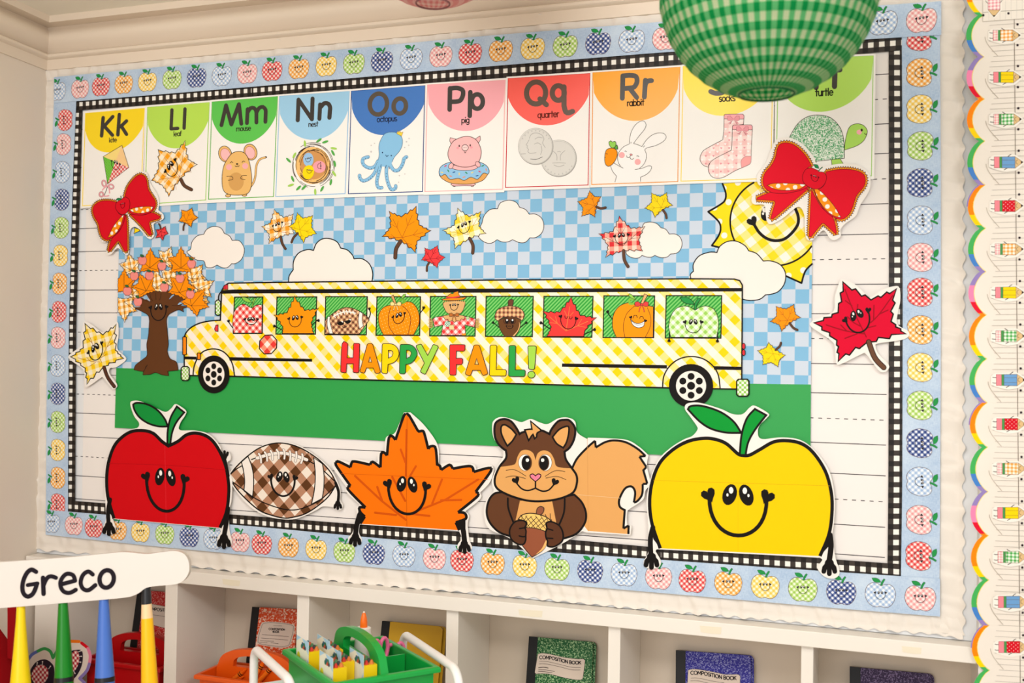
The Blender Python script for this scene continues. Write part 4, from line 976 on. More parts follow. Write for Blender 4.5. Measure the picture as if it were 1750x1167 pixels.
A.line(Sl('b2', "712,412 720,330 772,258"), 2, BLK); A.shape(rrect(367.9, 376.9, 512.7, 538.9), CG, BLK, 1.9); part('mirror')
A.shape(rrect(309.6, 323.4, 626.3, 650.2), CG, BLK, 2); part('bumper')
A.shape(rrect(1259, 1279.8, 648, 677), CG, BLK, 2.4); part('bumper')
A.shape(rrect(312.2, 318.6, 575.5, 606.3, 1), (255, 140, 20), BLK, 1.6); part('lamp')
A.shape(rrect(337, 342.8, 603.2, 614.5, 1), (245, 130, 20), BLK, 1.5); part('lamp')
A.shape(P('px', "369,555.5 372.8,555 372.8,566.4 368,566 366.6,562"), (235, 60, 70), BLK, 1.1); part('lamp')
A.shape(P('px', "384,487 389.5,486 389.5,494.6 381.5,494.6 381.8,490"), (225, 50, 60), BLK, .9); A.line([(384.6, 487), (384.6, 494.6)], .8, BLK); part('lamp')
for y in (591.5, 602.5): A.shape(rrect(1268.3, 1273.4, y-5, y+5, 2), (225, 50, 60), BLK, 1.1); part('lamp')
A.shape(ell('px', 458.2, 588.6, 15.6, 17.6, 22.5, 8), gk((235, 60, 55), (250, 150, 120), (250, 150, 120), (250, 240, 230), .0272, 45, (458.2, 576)), BLK, 1.7); part('stop_sign')
GST = stripes((50, 160, 62), (128, 208, 110), .0066, -45)
WN = [('b2', "980,367 1450,365 1440,968 958,970"), ('b4', "130,172 790,168 768,788 112,786"), ('b4', "940,165 1630,165 1612,798 925,795"), ('b5', "125,150 775,150 762,728 110,725"), ('b5', "925,145 1605,145 1590,738 912,733"),
      ('b6', "95,143 798,143 785,745 85,742"), ('b6', "960,143 1692,143 1675,755 945,752"), ('b7', "138,97 678,97 668,543 128,541"), ('b7', "802,95 1393,95 1385,548 792,546")]
for k, q in WN: A.shape(P(k, q), GST, BLK, 1.9); part('window')
def arm(key, s, hx, hy, d, w=1.6, hs=4): A.line(Sl(key, s), w, BLK); hand(A, pt(key, hx, hy), d, hs); 
# 1 red gingham apple
arm('b2', "948,875 915,830 890,790", 886, 782, (-.3, -1))
A.shape(S('b2', "962,962! 950,800 965,640 1010,550 1090,490 1160,490 1230,530 1275,550! 1320,510 1390,490 1440,500! 1433,962!"), gk((232, 55, 50), (248, 150, 140), (248, 150, 140), (252, 240, 232), .0145, 45, pt('b2', 1090, 560)), BLK, 1)
A.shape(S('b2', "1100,365! 1180,375 1250,430 1265,455! 1190,450 1120,410"), (150, 208, 80), BLK, .8); A.shape(S('b2', "1270,545! 1280,450 1312,375! 1342,382! 1300,460 1286,545!"), (150, 208, 80), BLK, .8)
face(A, pt('b2', 1155, 735), pt('b2', 1358, 735), pt('b2', 1255, 815), 1.2, eye=1.5)
A.fill(S('b2', "1168,745! 1200,805 1250,835 1310,810 1345,750! 1300,790 1210,790"), BLK); A.fill(S('b2', "1180,760! 1220,790 1290,792 1335,765! 1300,808 1215,808"), (250, 245, 238)); part('passenger_apple')
# 2 orange leaf
arm('b4', "220,720 160,690 110,662", 105, 660, (-1, -.3)); arm('b4', "700,640 760,590 795,560", 798, 560, (1, 0))
leaf(A, 'b4', "420,152 590,395 820,355 695,595 742,775! 215,775 230,665 80,468 300,432", OR, lw=1.2, ink=BLK, fc=((330, 535), (538, 510), (437, 668)), flw=1.2, eye=1.05); part('passenger_leaf')
# 3 football
A.line(Sl('b4', "1640,560 1682,450 1668,385"), 1.8, BLK); hand(A, pt('b4', 1664, 382), (0, -1), 3.6)
BG_ = gingham((110, 68, 45), (190, 135, 100), (190, 135, 100), (252, 205, 150), .0115, 50)
A.shape(S('b4', "930,560! 1000,490 1120,400 1230,350 1330,345 1450,380 1560,440 1650,520! 1660,550 1600,640 1500,785! 930,785!"), BG_, BLK, 1)
for q in ("970,500! 1015,490! 1010,580 1060,778! 1002,778! 965,640", "1500,410! 1552,440! 1545,560 1565,650! 1500,700! 1480,560"): A.shape(S('b4', q), (250, 242, 232), BLK, .8)
A.line(Sl('b4', "1070,490 1200,430 1300,415 1435,438"), 2, (250, 242, 232))
for x, y in ((1085, 488), (1135, 458), (1185, 438), (1240, 425), (1290, 418), (1345, 422), (1400, 432)): A.line([pt('b4', x-8, y-30), pt('b4', x+14, y+28)], 1.6, (250, 242, 232))
A.line(Sl('b4', "1130,575 1240,580 1365,540"), 1, BLK)
for q in ("1120,590! 1240,572! 1240,620 1195,642 1145,630", "1255,570! 1362,535! 1352,590 1305,615 1265,602"): A.fill(S('b4', q), BLK)
for x, y in ((1215, 580), (1345, 545)): A.fill(ell('b4', x, y, 20, 10, 30, 10), (245, 240, 232))
A.line(Sl('b4', "1205,650 1245,682 1300,645"), 1.1, BLK); part('passenger_football')
# 4 pumpkin
arm('b5', "765,400 795,360 815,335", 818, 330, (.3, -1))
PD = dots((255, 148, 12), (255, 215, 120), .0085, .0010, 20)
A.shape(S('b5', "220,718! 160,580 150,430 200,330 280,285 380,270 480,265 560,225 650,240 720,320 755,430 750,560 672,718!"), PD, (90, 40, 20), 1.1)
for q in ("330,305 295,450 310,600 385,718", "500,280 590,370 630,500 588,718"): A.line(Sl('b5', q), 1, (110, 40, 20))
A.line(Sl('b5', "470,200 520,190 545,225 505,240"), 3.4, (110, 180, 60)); A.shape(S('b5', "485,170! 520,115 550,108 552,135 510,172"), (140, 205, 80), INK, .7)
A.shape(P('b5', "333,148 368,124 415,245 385,250"), (222, 165, 100), INK, .9)
CB = (250, 225, 150)
def bow(key, x, y, r, c, lc=INK):
    for sx in (-1, 1):
        A.shape([pt(key, x+sx*r*u, y+r*v) for u, v in ((0, 0), (.55, -.5), (1.05, -.35), (1.0, .25), (.5, .3))], c, lc, .7)
        A.line([pt(key, x+sx*r*u, y+r*v) for u, v in ((.05, .1), (.3, .6), (.4, 1.1))], 1.7, lc); A.line([pt(key, x+sx*r*u, y+r*v) for u, v in ((.05, .1), (.3, .6), (.4, 1.1))], 1.1, c)
    A.shape(ell(key, x, y, r*.2, r*.2, 0, 8), c, lc, .6)
bow('b5', 405, 262, 80, CB)
face(A, pt('b5', 365, 455), pt('b5', 537, 400), pt('b5', 458, 548), 1.3, eye=1.15); part('passenger_pumpkin')
# 5 scarecrow
ST = (222, 180, 105)
for x0, sx in ((960, -1), (1595, 1)):
    for i in range(7): A.line([pt('b5', x0, 490+i*18), pt('b5', x0+sx*(60+12*(i % 2)), 472+i*24)], 1.1, ST); A.line([pt('b5', x0, 494+i*18), pt('b5', x0+sx*50, 488+i*22)], .5, (110, 80, 40))
SRG = gk((235, 60, 60), (248, 150, 145), (248, 150, 145), (252, 235, 230), .0150, 45, pt('b5', 1080, 480))
A.shape(P('b5', "1110,440 1000,452 958,480 985,602 1110,572 1085,725 1452,725 1440,572 1582,606 1602,480 1430,435"), SRG, INK, 1)
A.fill(ell('b5', 1180, 555, 46, 46, 0, 12), gingham((40, 140, 90), (170, 210, 190), (170, 210, 190), (245, 245, 240), .0045, 45)); A.shape(P('b5', "1200,575 1275,570 1280,645 1205,640"), (250, 215, 160), INK, .6); A.shape(P('b5', "1450,450 1500,440 1505,485 1460,485"), (180, 220, 150), INK, .5); A.fill(P('b5', "1395,700 1452,695 1452,725 1395,725"), (250, 150, 30))
A.shape(S('b5', "1130,230 1140,340 1190,400 1280,412 1370,400 1420,330 1420,220"), (226, 176, 115), INK, .9)
for i in range(12): A.line([pt('b5', 1120+i*28, 205), pt('b5', 1112+i*30, 232+(i*37 % 22))], 1, (232, 190, 110))
A.shape(S('b5', "1080,188! 1200,170 1330,165 1460,155! 1410,190 1280,205 1150,202"), (255, 145, 20), INK, .9); A.shape(S('b5', "1160,158! 1215,110 1265,85 1340,65! 1345,110 1362,138! 1260,165"), (255, 145, 20), INK, .9)
A.fill(P('b5', "1165,148 1260,152 1358,134 1368,154 1260,172 1158,166"), (225, 60, 70)); A.fill(P('b5', "1230,85 1255,82 1285,95 1240,112"), (30, 110, 60))
A.shape(S('b5', "1110,435! 1200,420 1280,412 1360,420 1440,440! 1425,490 1385,480 1365,515 1325,505 1285,532 1245,505 1200,525 1185,485 1145,490"), (226, 176, 115), INK, .8)
bow('b5', 1278, 425, 70, (190, 110, 50))
face(A, pt('b5', 1220, 275), pt('b5', 1335, 270), pt('b5', 1277, 352), 1, eye=1.0); part('passenger_scarecrow')
# 6 acorn
arm('b6', "285,605 245,570 215,545", 210, 545, (-.8, -.6), 1.4, 3.4); arm('b6', "608,605 650,572 680,548", 683, 546, (.8, -.6), 1.4, 3.4)
A.shape(S('b6', "275,500! 290,600 340,700 378,742! 522,742! 580,660 605,560 612,490! 450,450"), (108, 68, 36), INK, 1); A.fill(S('b6', "585,520! 590,580 560,660 490,735! 515,738! 570,665 600,580"), (246, 190, 125))
A.shape(S('b6', "425,295! 425,210 460,190 502,202 485,295!"), (110, 65, 45), INK, 1)
A.shape(S('b6', "275,512! 230,480 228,420 260,350 350,300 470,290 580,310 650,370 665,440 632,505! 560,465 450,450 340,462"), gingham((115, 70, 50), (205, 145, 105), (205, 145, 105), (252, 205, 145), .0105, 0), INK, 1)
for x, y in ((405, 512), (487, 512)): A.line(ell('b6', x, y, 48, 44), 1.3, (70, 40, 28), True); A.fill(ell('b6', x, y+2, 28, 36), BLK); A.fill(ell('b6', x+2, y-14, 13, 15, 0, 10), (250, 246, 240))
face(A, pt('b6', 400, 588), pt('b6', 492, 588), pt('b6', 446, 628), 1.1, eyes='none' if 0 else 'down', eye=.01); part('passenger_acorn')
# 7 red leaf
arm('b6', "1050,630 990,590 940,555", 930, 545, (-1, -.4)); arm('b6', "1560,710 1630,680 1690,650", 1698, 645, (1, -.3))
leaf(A, 'b6', "1365,152 1500,430 1745,460 1570,650 1558,742! 1000,742 1070,602 945,365 1200,382", (250, 62, 58), (1290, 660), lw=1.2, ink=BLK, vein=(255, 130, 70), vw=1, fc=((1210, 450), (1440, 480), (1312, 630)), flw=1.5, tips=(0, 2, 7), eyes='down'); part('passenger_leaf')
# 8 orange pumpkin
arm('b7', "228,345 200,310 182,282", 180, 278, (-.2, -1))
A.shape(S('b7', "270,538! 230,430 240,300 300,210 400,170 470,190 560,195 665,212! 662,538!"), (255, 152, 8), INK, 1.1)
for q in ("470,200 380,290 345,420 362,536", "600,220 635,320 630,430 580,536"): A.line(Sl('b7', q), .9, (90, 40, 20))
A.line(Sl('b7', "455,135 415,130 412,180 450,180"), 3.4, (130, 195, 70)); A.shape(S('b7', "480,140! 440,90 410,72 402,92 430,120"), (150, 210, 85), INK, .7)
A.shape(P('b7', "530,178 570,74 602,90 555,182"), (232, 178, 115), INK, .9); bow('b7', 540, 190, 70, (225, 65, 65))
A.shape(S('b7', "420,345! 470,385 520,390 572,365! 560,420 500,437 445,405"), (252, 250, 244), BLK, 1); A.line(Sl('b7', "430,362 490,408 560,392"), .6, BLK)
for c, s in (((424, 325), -1), ((581, 362), 1)): heart(A, pt('b7', *c), (.9, s*.4), (-s*.4, .9), 3)
for q in ("450,335 460,305 485,305 495,330", "518,340 530,315 552,318 560,345"): A.line(Sl('b7', q), 1.1, BLK)
part('passenger_pumpkin')
# 9 green gingham apple
A.shape(S('b7', "850,538! 830,430 845,330 900,240 980,207 1050,215 1110,250! 1170,215 1240,207 1310,240 1350,320 1360,420 1340,538!"), gk((160, 212, 95), (212, 235, 175), (212, 235, 175), (248, 245, 236), .0150, 45, pt('b7', 980, 235)), BLK, 1)
A.shape(S('b7', "950,115! 1020,112 1080,150 1102,187! 1020,180 970,150"), (40, 150, 70), BLK, .8); A.shape(S('b7', "1100,247! 1105,180 1140,120! 1172,132! 1130,190 1122,247!"), (40, 150, 70), BLK, .8)
face(A, pt('b7', 1003, 380), pt('b7', 1176, 380), pt('b7', 1090, 492), 1.3, eye=1.0)
A.line(Sl('b7', "840,490 832,560"), 1.7, BLK); hand(A, pt('b7', 832, 562), (0, 1), 4.2); A.line(Sl('b7', "1350,490 1350,565"), 1.7, BLK); hand(A, pt('b7', 1348, 565), (0, 1), 4.2); part('passenger_apple')
# HAPPY FALL!
LT = [('hp', "145,165 230,162 238,175! 225,402! 325,402! 335,170! 350,160 425,165 435,180! 420,640! 400,650 335,645 325,635! 330,500! 220,500! 210,640! 195,650 130,640 118,625!", (248, 52, 52), None),
 ('hp', "560,180! 580,165 630,165 650,180! 780,630 770,650 710,660 690,645! 660,570! 545,570! 520,640! 505,655 450,640 438,620!", (255, 150, 5), "605,380 580,475 635,475"),
 ('hp', "820,170! 900,168 990,180 1060,240 1088,330 1060,420 1000,480 905,512! 895,650! 875,665 815,655 800,640! 808,190!", (255, 216, 10), "910,275 950,275 985,300 990,330 970,380 910,408"),
 ('hp', "1120,180! 1200,178 1290,190 1360,250 1388,340 1350,430 1290,490 1200,515! 1195,650! 1175,668 1110,665 1095,650! 1105,200!", (44, 165, 72), "1210,275 1250,275 1285,300 1290,335 1270,385 1210,413"),
 ('hp', "1375,200 1440,175 1460,180! 1565,365! 1650,190! 1665,180 1735,208 1740,230! 1530,665! 1515,675 1450,640 1445,620! 1510,490! 1375,222!", (165, 218, 80), None),
 ('ha', "190,185 425,185 435,200! 430,275! 415,290 290,290! 285,410! 375,410 395,425! 395,490! 375,512 290,515! 285,675! 270,690 190,685 180,670! 180,200!", (248, 52, 52), None),
 ('ha', "580,205! 600,190 655,190 675,205! 812,650 805,670 740,695 720,680! 690,610! 560,610! 530,685! 515,700 450,680 440,660!", (255, 150, 5), "628,410 595,512 660,515"),
 ('ha', "865,195 945,192 962,210! 950,597! 1105,600 1122,620! 1115,690! 1100,703 860,700 842,685! 850,210!", (255, 216, 10), None), ('ha', "1180,200 1260,198 1278,215! 1270,602! 1420,605 1437,625! 1430,695! 1415,712 1175,710 1158,695! 1165,215!", (44, 165, 72), None),
 ('ha', "1490,205! 1600,205 1620,220! 1590,580! 1570,597 1510,592 1492,580! 1480,220!", (165, 218, 80), None)]
for k, q, c, ho in LT:
    o = S(k, q); h = [P(k, ho)] if ho else []
    A.fill(o, c, h); A.line(o, 1.15, (58, 38, 26), True)
    if h: A.line(h[0], 1.0, (58, 38, 26), True)
    if k == 'ha' and c == (165, 218, 80): A.shape(ell('ha', 1538, 682, 60, 57), c, (58, 38, 26), 1.15)
    part('printed_letter')
# ================================================================== paper cutouts on top of the poster
CUTW = (245, 238, 230)
def cutout(name, label, cat, key, slab, off=.0125, th=.0012, base=None):
    s = S(key, slab); b = max(s, key=lambda p: p[1])
    t = thing(name, label, cat, W(b[0], b[1], -off)); A = Art(off, step=2e-5); A.slab(s, CUTW, th); A.build('paper_backing', t); return t, A
SEAM = lambda A, key, q, c: A.line(Sl(key, q), .55, c, cap=False)
# ---- big red apple
t, A = cutout('apple_cutout', 'big red apple paper cutout with a smiling face and black arms at lower left', 'cutout', 'N',
 "885,-40 905,-60 960,-55 1060,-10 1125,15 1165,-10 1195,-38 1262,5 1258,38 1225,90 1222,138 1330,142 1425,170 1500,258 1492,300 1505,288 1558,292 1567,340 1545,360 1565,440 1578,480 1572,620 1555,690 1560,820 1577,900 1545,930 1482,912 1478,870 1500,830 1492,806! 765,742! 785,800 775,835 740,850 705,835 700,800 720,740 715,620 712,480 720,370 760,255 815,185 880,138 935,122 945,90 910,40", .0152)
rb = "775,740! 735,600 725,480 735,370 770,260 820,195 890,150 970,142 1040,160 1100,215 1145,247! 1210,215 1270,170 1340,160 1420,190 1480,260 1530,370 1550,470 1555,560 1540,690 1495,803!"
A.fill(S('N', rb), (212, 8, 20)); A.line(Sl('N', rb), 5.6, BLK, cap=False); SEAM(A, 'N', "740,365 1130,378 1540,410", (165, 0, 14)); SEAM(A, 'N', "1120,240! 1130,770!", (228, 50, 60)); A.build('apple_body', t)
A.shape(S('J', "905,602! 930,590 1000,600 1070,640 1120,700 1140,750! 1080,750 1010,730 950,690 915,640"), (20, 145, 60), BLK, 3.3); A.build('apple_leaf', t)
A.shape(S('J', "1138,872! 1140,780 1160,690 1202,615! 1252,655! 1200,720 1170,790 1157,872!"), (20, 145, 60), BLK, 3.3); A.build('apple_stem', t)
for q, w, h, d, hs in (("748,610 735,690 738,780", 7, (740, 778), (0, 1), 17), ("1553,450 1540,380 1527,330", 4.4, (1526, 328), (0, -1), 11), ("1548,670 1538,770 1522,860", 8, (1522, 862), (0, 1), 18)):
    A.line(Sl('N', q), w, BLK); hand(A, pt('N', *h), d, hs); A.build('arm', t)
A.fill(P('N', "735,690 775,742 748,690"), BLK); A.build('arm', t); A.fill(P('N', "1555,640 1495,803 1535,770"), BLK); A.build('arm', t)
face(A, pt('N', 995, 462), pt('N', 1252, 478), pt('N', 1128, 690), 5.2, eye=1.02, part=lambda n: A.build(n, t))
# ---- football
t, A = cutout('football_cutout', 'brown gingham football paper cutout with white laces, between red apple and orange leaf', 'cutout', 'fb',
 "2,520 90,400 240,265 400,165 560,112 700,110 860,148 1010,225 1170,345 1290,470 1350,580 1400,720 1395,830 1428,900 1410,950 1360,958 1310,925 1180,915 1100,960 950,1032 800,1076 560,1058 380,990 230,880 80,700 2,560", .0128)
FG = gingham((96, 58, 30), (184, 134, 104), (184, 134, 104), (243, 229, 213), .0462, 45, tuple((lambda w, o: (w.x-o.x, w.z-o.z))(W(*pt('fb', 570, 467), -.0128), wloc(t))))
A.shape(S('fb', "15,530! 100,420 250,280 400,180 560,130 700,128 850,165 1000,240 1150,350 1270,480 1340,610 1345,640! 1250,790 1100,920 950,1010 800,1050 700,1060 560,1030 400,970 250,850 100,690 18,545"), FG, BLK, 2.2); A.build('football_body', t)
for q in ("165,360! 245,288! 298,430 318,600 303,808! 195,718! 205,600 190,470", "1065,305! 1175,383! 1195,520 1192,680 1172,815! 1038,885! 1075,700 1085,500"): A.shape(S('fb', q), (246, 236, 226), BLK, 1.7); A.build('football_band', t)
for q in ("30,590 180,700 330,810 500,890 700,950 850,955 1000,910 1150,830 1338,665", "290,330 350,308", "985,338 1075,385", "15,525 100,450 172,408", "1200,478 1270,545 1340,612"): A.line(Sl('fb', q), 1.9, BLK)
q = "360,312 520,265 680,250 830,280 980,333"; A.line(Sl('fb', q), 6.4, BLK); A.line(Sl('fb', q), 5.2, (246, 236, 226))
for q in ("382,258 405,300 410,368", "455,238 480,280 485,345", "528,220 550,260 552,330", "604,208 628,250 630,315", "688,206 705,250 700,318", "768,226 778,275 770,340", "848,236 852,285 838,352", "922,262 930,310 908,374"):
    A.line(Sl('fb', q), 4.2, BLK); A.line(Sl('fb', q), 3.1, (246, 236, 226))
A.build('laces', t)
A.line(Sl('fb', "1338,620 1375,730 1370,850"), 4.8, BLK); hand(A, pt('fb', 1366, 862), (0, 1), 11); A.build('arm', t)
face(A, pt('fb', 532, 552), pt('fb', 830, 566), pt('fb', 682, 785), 3.2, eye=1.1, part=lambda n: A.build(n, t)); SEAM(A, 'fb', "1015,245! 1025,300!", (230, 215, 200)); A.build('paper_seam', t)
# ---- big orange maple leaf
t, A = cutout('maple_leaf_cutout', 'large orange maple leaf paper cutout with a smiling face, bottom centre', 'cutout', 'lf',
 "540,66! 590,66! 700,170 800,320 805,465! 900,450 1065,460 1095,500! 1200,468 1228,510 1200,600 1125,680! 1125,730 1010,825! 1040,860 1028,925 1042,1040 1062,1110 1010,1137 955,1115 952,1080 982,1030 962,975! 200,925! 195,990 218,1045 190,1077 130,1072 112,1030 148,980 178,850 172,800 205,778! 92,670 98,640 0,500 -5,450 30,422 130,452! 160,420 290,442 340,448! 342,380 395,358! 402,260 460,232 482,205!", .0126)
ob = "205,920! 240,865! 205,830 200,795 245,795! 110,655 130,630! 18,470 25,445 45,445 130,487! 140,450 165,442 280,467! 300,445 360,487! 365,385 385,372 410,396! 425,260 450,248 475,277! 540,90 560,82 580,90 645,203! 655,212 685,208 700,240 727,347! 740,328 770,325 785,350 795,465! 815,475 825,507! 890,468 915,497! 1050,478 1075,522! 1190,492 1207,515 1090,675! 1108,705 955,832! 1005,838 1015,880 938,910! 965,970!"
A.fill(S('lf', ob+" 565,944!"), (250, 118, 4))
for q in ("560,200! 555,550!", "515,350! 552,450!", "632,478! 587,555!", "165,553! 370,745! 555,890!", "335,637! 375,750!", "450,560! 550,745!", "318,835! 480,853!", "832,580! 757,765!", "1110,580! 860,735! 660,815!", "825,740! 980,737!", "605,845! 735,860!"):
    A.line(Sl('lf', q), 3.6, (214, 84, 6))
A.line(Sl('lf', ob), 4.6, BLK, cap=False); SEAM(A, 'lf', "565,95! 558,560! 562,943!", (190, 75, 5)); SEAM(A, 'lf', "60,535! 1185,582!", (214, 90, 5)); A.build('leaf_body', t)
for q, w, h, d in (("200,850 178,930 168,1010", 8.6, (168, 1010), (-.05, 1)), ("975,905 995,970 1005,1060", 8.6, (1003, 1065), (.05, 1))):
    A.line(Sl('lf', q), w, BLK); hand(A, pt('lf', *h), d, 16); A.build('arm', t)
A.fill(P('lf', "195,800 242,862 205,918 165,960"), BLK); A.build('arm', t); A.fill(P('lf', "935,910 1012,880 1012,970 990,985"), BLK); A.build('arm', t)
face(A, pt('lf', 420, 620), pt('lf', 707, 640), pt('lf', 565, 845), 4.6, eye=1.05, part=lambda n: A.build(n, t))
# ---- squirrel
t, A = cutout('squirrel_cutout', 'brown squirrel paper cutout holding an acorn beside its bushy tan tail', 'cutout', 'sq',
 "20,80 60,58 110,60 165,75 230,95 300,72 370,98 430,110 510,68 580,60 640,90 658,175 738,228! 738,215! 900,220 1040,233 1130,283 1205,350! 1192,430 1218,560 1180,622 1162,690 1062,760 1040,790 1042,880 1072,892 1065,962! 730,942! 695,932! 540,1030 312,1142! 230,1060 130,982 -20,912 -57,800 -42,700 5,640 20,620! 3,540 50,430 88,360 88,315! 18,220 5,120", .0150)
TAN, BRN = (230, 168, 98), (102, 62, 38)
tb = "620,445! 660,370 740,285 795,238! 800,290! 870,250 940,236 1030,250 1120,300 1182,356! 1135,360! 1188,440! 1165,465! 1195,568! 1160,570! 1155,650 1120,700 1092,712! 1102,640 1088,600 1060,588 1020,610 980,690 985,745 1022,770! 1012,912! 1052,888! 1050,955!"
A.fill(S('sq', tb+" 740,930! 640,800! 620,600!"), TAN); A.line(Sl('sq', tb), 3.8, BLK, cap=False); SEAM(A, 'sq', "735,220! 742,935!", (214, 152, 86)); SEAM(A, 'sq', "660,652! 985,678!", (240, 205, 160)); A.build('tail', t)
A.shape(S('sq', "80,632! 20,645 -22,700 -37,790 -10,870 60,940 150,972! 180,900 520,905! 540,992! 650,952 715,870 724,790 692,710 635,652! 360,700!"), BRN, BLK, 3.6)
A.fill(S('sq', "218,698! 465,700! 500,885! 180,870!"), TAN)
for q in ("125,680 130,760 168,865", "562,685 555,790 518,885"): A.line(Sl('sq', q), 3.2, BLK)
A.build('squirrel_body', t)
hb = "110,312! 112,370 60,440 25,530 40,600 120,650 240,690 340,703 460,695 560,670 630,630 655,560 650,500 610,440 570,380 560,322! 600,290 635,220 640,140 600,85 560,78 510,90 460,150 445,187! 400,165 370,160 250,170 215,187! 190,140 150,90 100,72 50,85 25,120 25,200 50,260 90,300"
A.fill(S('sq', hb), TAN)
A.fill(S('sq', "110,312! 112,370 62,440! 160,425 185,410 200,360 230,315 280,310 320,335 337,388! 355,335 400,312 450,330 480,380 495,430 540,445 615,450! 570,380 560,322! 600,290 635,220 640,140 600,85 560,78 510,90 460,150 445,187! 400,165 370,160 250,170 215,187! 190,140 150,90 100,72 50,85 25,120 25,200 50,260 90,300"), BRN)
A.line(S('sq', hb), 3.8, BLK, True)
for q in ("75,130 100,115 150,145 190,190! 160,240 122,278! 100,240 75,180", "590,130 550,135 510,160 468,210! 500,260 550,292! 575,250 592,180"): A.shape(S('sq', q), TAN, BLK, 3)
A.shape(S('sq', "300,88! 385,160! 350,180 345,210 330,222! 318,190 308,200 285,237! 268,190 255,155! 290,150 310,150!"), TAN, BLK, 2.8); A.build('squirrel_head', t)
for cx, px_, hx in ((258, 268, 275), (412, 400, 392)):
    A.fill(ell('sq', cx, 406, 51, 63, 0, 28), (250, 246, 240)); A.line(ell('sq', cx, 406, 51, 63, 0, 28), .7, (110, 70, 45), True); A.fill(ell('sq', px_+(2 if cx < 300 else 3), 408, 40, 58), (88, 52, 30)); A.fill(ell('sq', px_-(2 if cx < 300 else -2), 407, 34, 56), BLK); A.fill(ell('sq', hx, 387, 13, 14, 0, 14), (250, 246, 240)); A.build('eye', t)
A.shape(S('sq', "337,552! 300,520 297,500 318,493 337,508! 356,493 378,500 372,522"), (250, 130, 155), BLK, 1.6); A.build('nose', t)
for q in ("190,560 230,605 280,620 337,602! 390,625 440,615 482,570", "337,552! 337,602!"): A.line(Sl('sq', q), 2.6, BLK)
A.build('smile', t); heart(A, pt('sq', 187, 541), (.9, -.4), (.4, .9), 7); A.build('cheek_heart', t); heart(A, pt('sq', 487, 554), (.9, .4), (-.4, .9), 7); A.build('cheek_heart', t)
for q in ("110,465 180,462 265,510", "108,520 170,508 262,528", "565,475 490,468 410,512", "572,537 500,512 415,525"): A.line(Sl('sq', q), .9, (60, 40, 28)); A.build('whisker', t)
A.shape(S('sq', "342,802! 350,760 375,742 402,755 395,790 368,812!"), (150, 88, 62), INK, 1.4)
ac = S('sq', "205,840! 240,805 310,795 400,815 460,852! 430,937! 330,912 262,905! 270,860"); A.fill(ac, (252, 205, 115))
for i in range(7):
    x = 222+i*38; A.line([pt('sq', x, 812-6*abs(i-2)+8), pt('sq', min(x+95, 452), 935 if i < 5 else 900)], 1.0, INK); A.line([pt('sq', x+12, 806+i*6), pt('sq', max(x-70, 232), 905 if i > 2 else 880)], 1.0, INK)
A.line(ac, 1.6, INK, True)
A.shape(S('sq', "262,905! 340,910 430,940! 425,1020 390,1080 310,1132! 250,1060 238,1035 265,1000"), (154, 86, 58), INK, 1.4); A.fill(S('sq', "425,985! 420,1040 390,1080 335,1115! 385,1065 408,1020"), (250, 190, 115)); A.build('acorn', t)
for q in ("140,920 180,860 240,850 268,872 255,905! 265,930 262,970 262,1000 245,1032 200,1030 150,990", "420,870 460,860 520,890 548,950 540,1010 480,1050 430,1045 430,1010 418,980 415,940 425,910"): A.shape(S('sq', q), (92, 54, 34), BLK, 2.8); A.build('paw', t)
for q in ("215,912! 262,905!", "212,968! 240,975 262,972!", "425,912! 470,925!", "420,985! 470,988!"): A.line(Sl('sq', q), 2.4, BLK); A.build('paw_crease', t)
# ---- yellow apple
t, A = cutout('apple_cutout', 'big yellow apple paper cutout with a smiling face and black arms at lower right', 'cutout', 'R',
 "440,75 455,38 540,33 680,73 760,108 830,110 880,65 915,53 1007,105 1000,132 950,182 935,230 960,278 1100,268 1230,288 1332,368 1422,500 1457,680 1452,850 1442,930 1462,1080 1488,1165 1485,1205 1448,1228 1390,1215 1343,1165 1348,1140 1375,1100! 1360,1085! 255,1028! 240,1040 275,1105 265,1148 215,1160 165,1148 160,1108 190,1040 190,860 180,700 205,550 260,420 340,340 430,283 490,258 525,215 520,190 478,130", .0154)
yb = "272,1022! 215,850 200,700 220,560 270,440 360,350 460,295 560,275 640,280 720,310 800,380 842,392! 880,388 950,350 1040,300 1130,290 1230,310 1310,370 1390,490 1430,620 1440,750 1420,920 1357,1075!"
A.fill(S('R', yb), (254, 206, 0)); A.line(Sl('R', yb), 6, BLK, cap=False); SEAM(A, 'R', "225,560! 600,572! 1425,597!", (200, 158, 10)); SEAM(A, 'R', "800,575! 800,1045!", (232, 188, 5)); A.build('apple_body', t)
A.shape(S('R', "460,77! 480,55 560,55 680,95 770,160 822,237! 720,235 620,210 540,160"), (10, 152, 52), BLK, 3.6); A.build('apple_leaf', t)
A.shape(S('R', "812,388! 825,250 860,140 915,75! 992,117! 920,210 870,300 852,388!"), (10, 152, 52), BLK, 3.6); A.build('apple_stem', t)
for q, w, h, d in (("222,880 205,960 208,1065", 8.6, (212, 1072), (0, 1)), ("1425,930 1432,1010 1420,1110", 9.4, (1421, 1115), (0, 1))):
    A.line(Sl('R', q), w, BLK); hand(A, pt('R', *h), d, 20); A.build('arm', t)
A.fill(P('R', "212,850 272,1022 225,960"), BLK); A.build('arm', t); A.fill(P('R', "1432,860 1357,1075 1415,1010"), BLK); A.build('arm', t)
face(A, pt('R', 605, 668), pt('R', 995, 680), pt('R', 800, 935), 6.6, eye=1.02, part=lambda n: A.build(n, t))
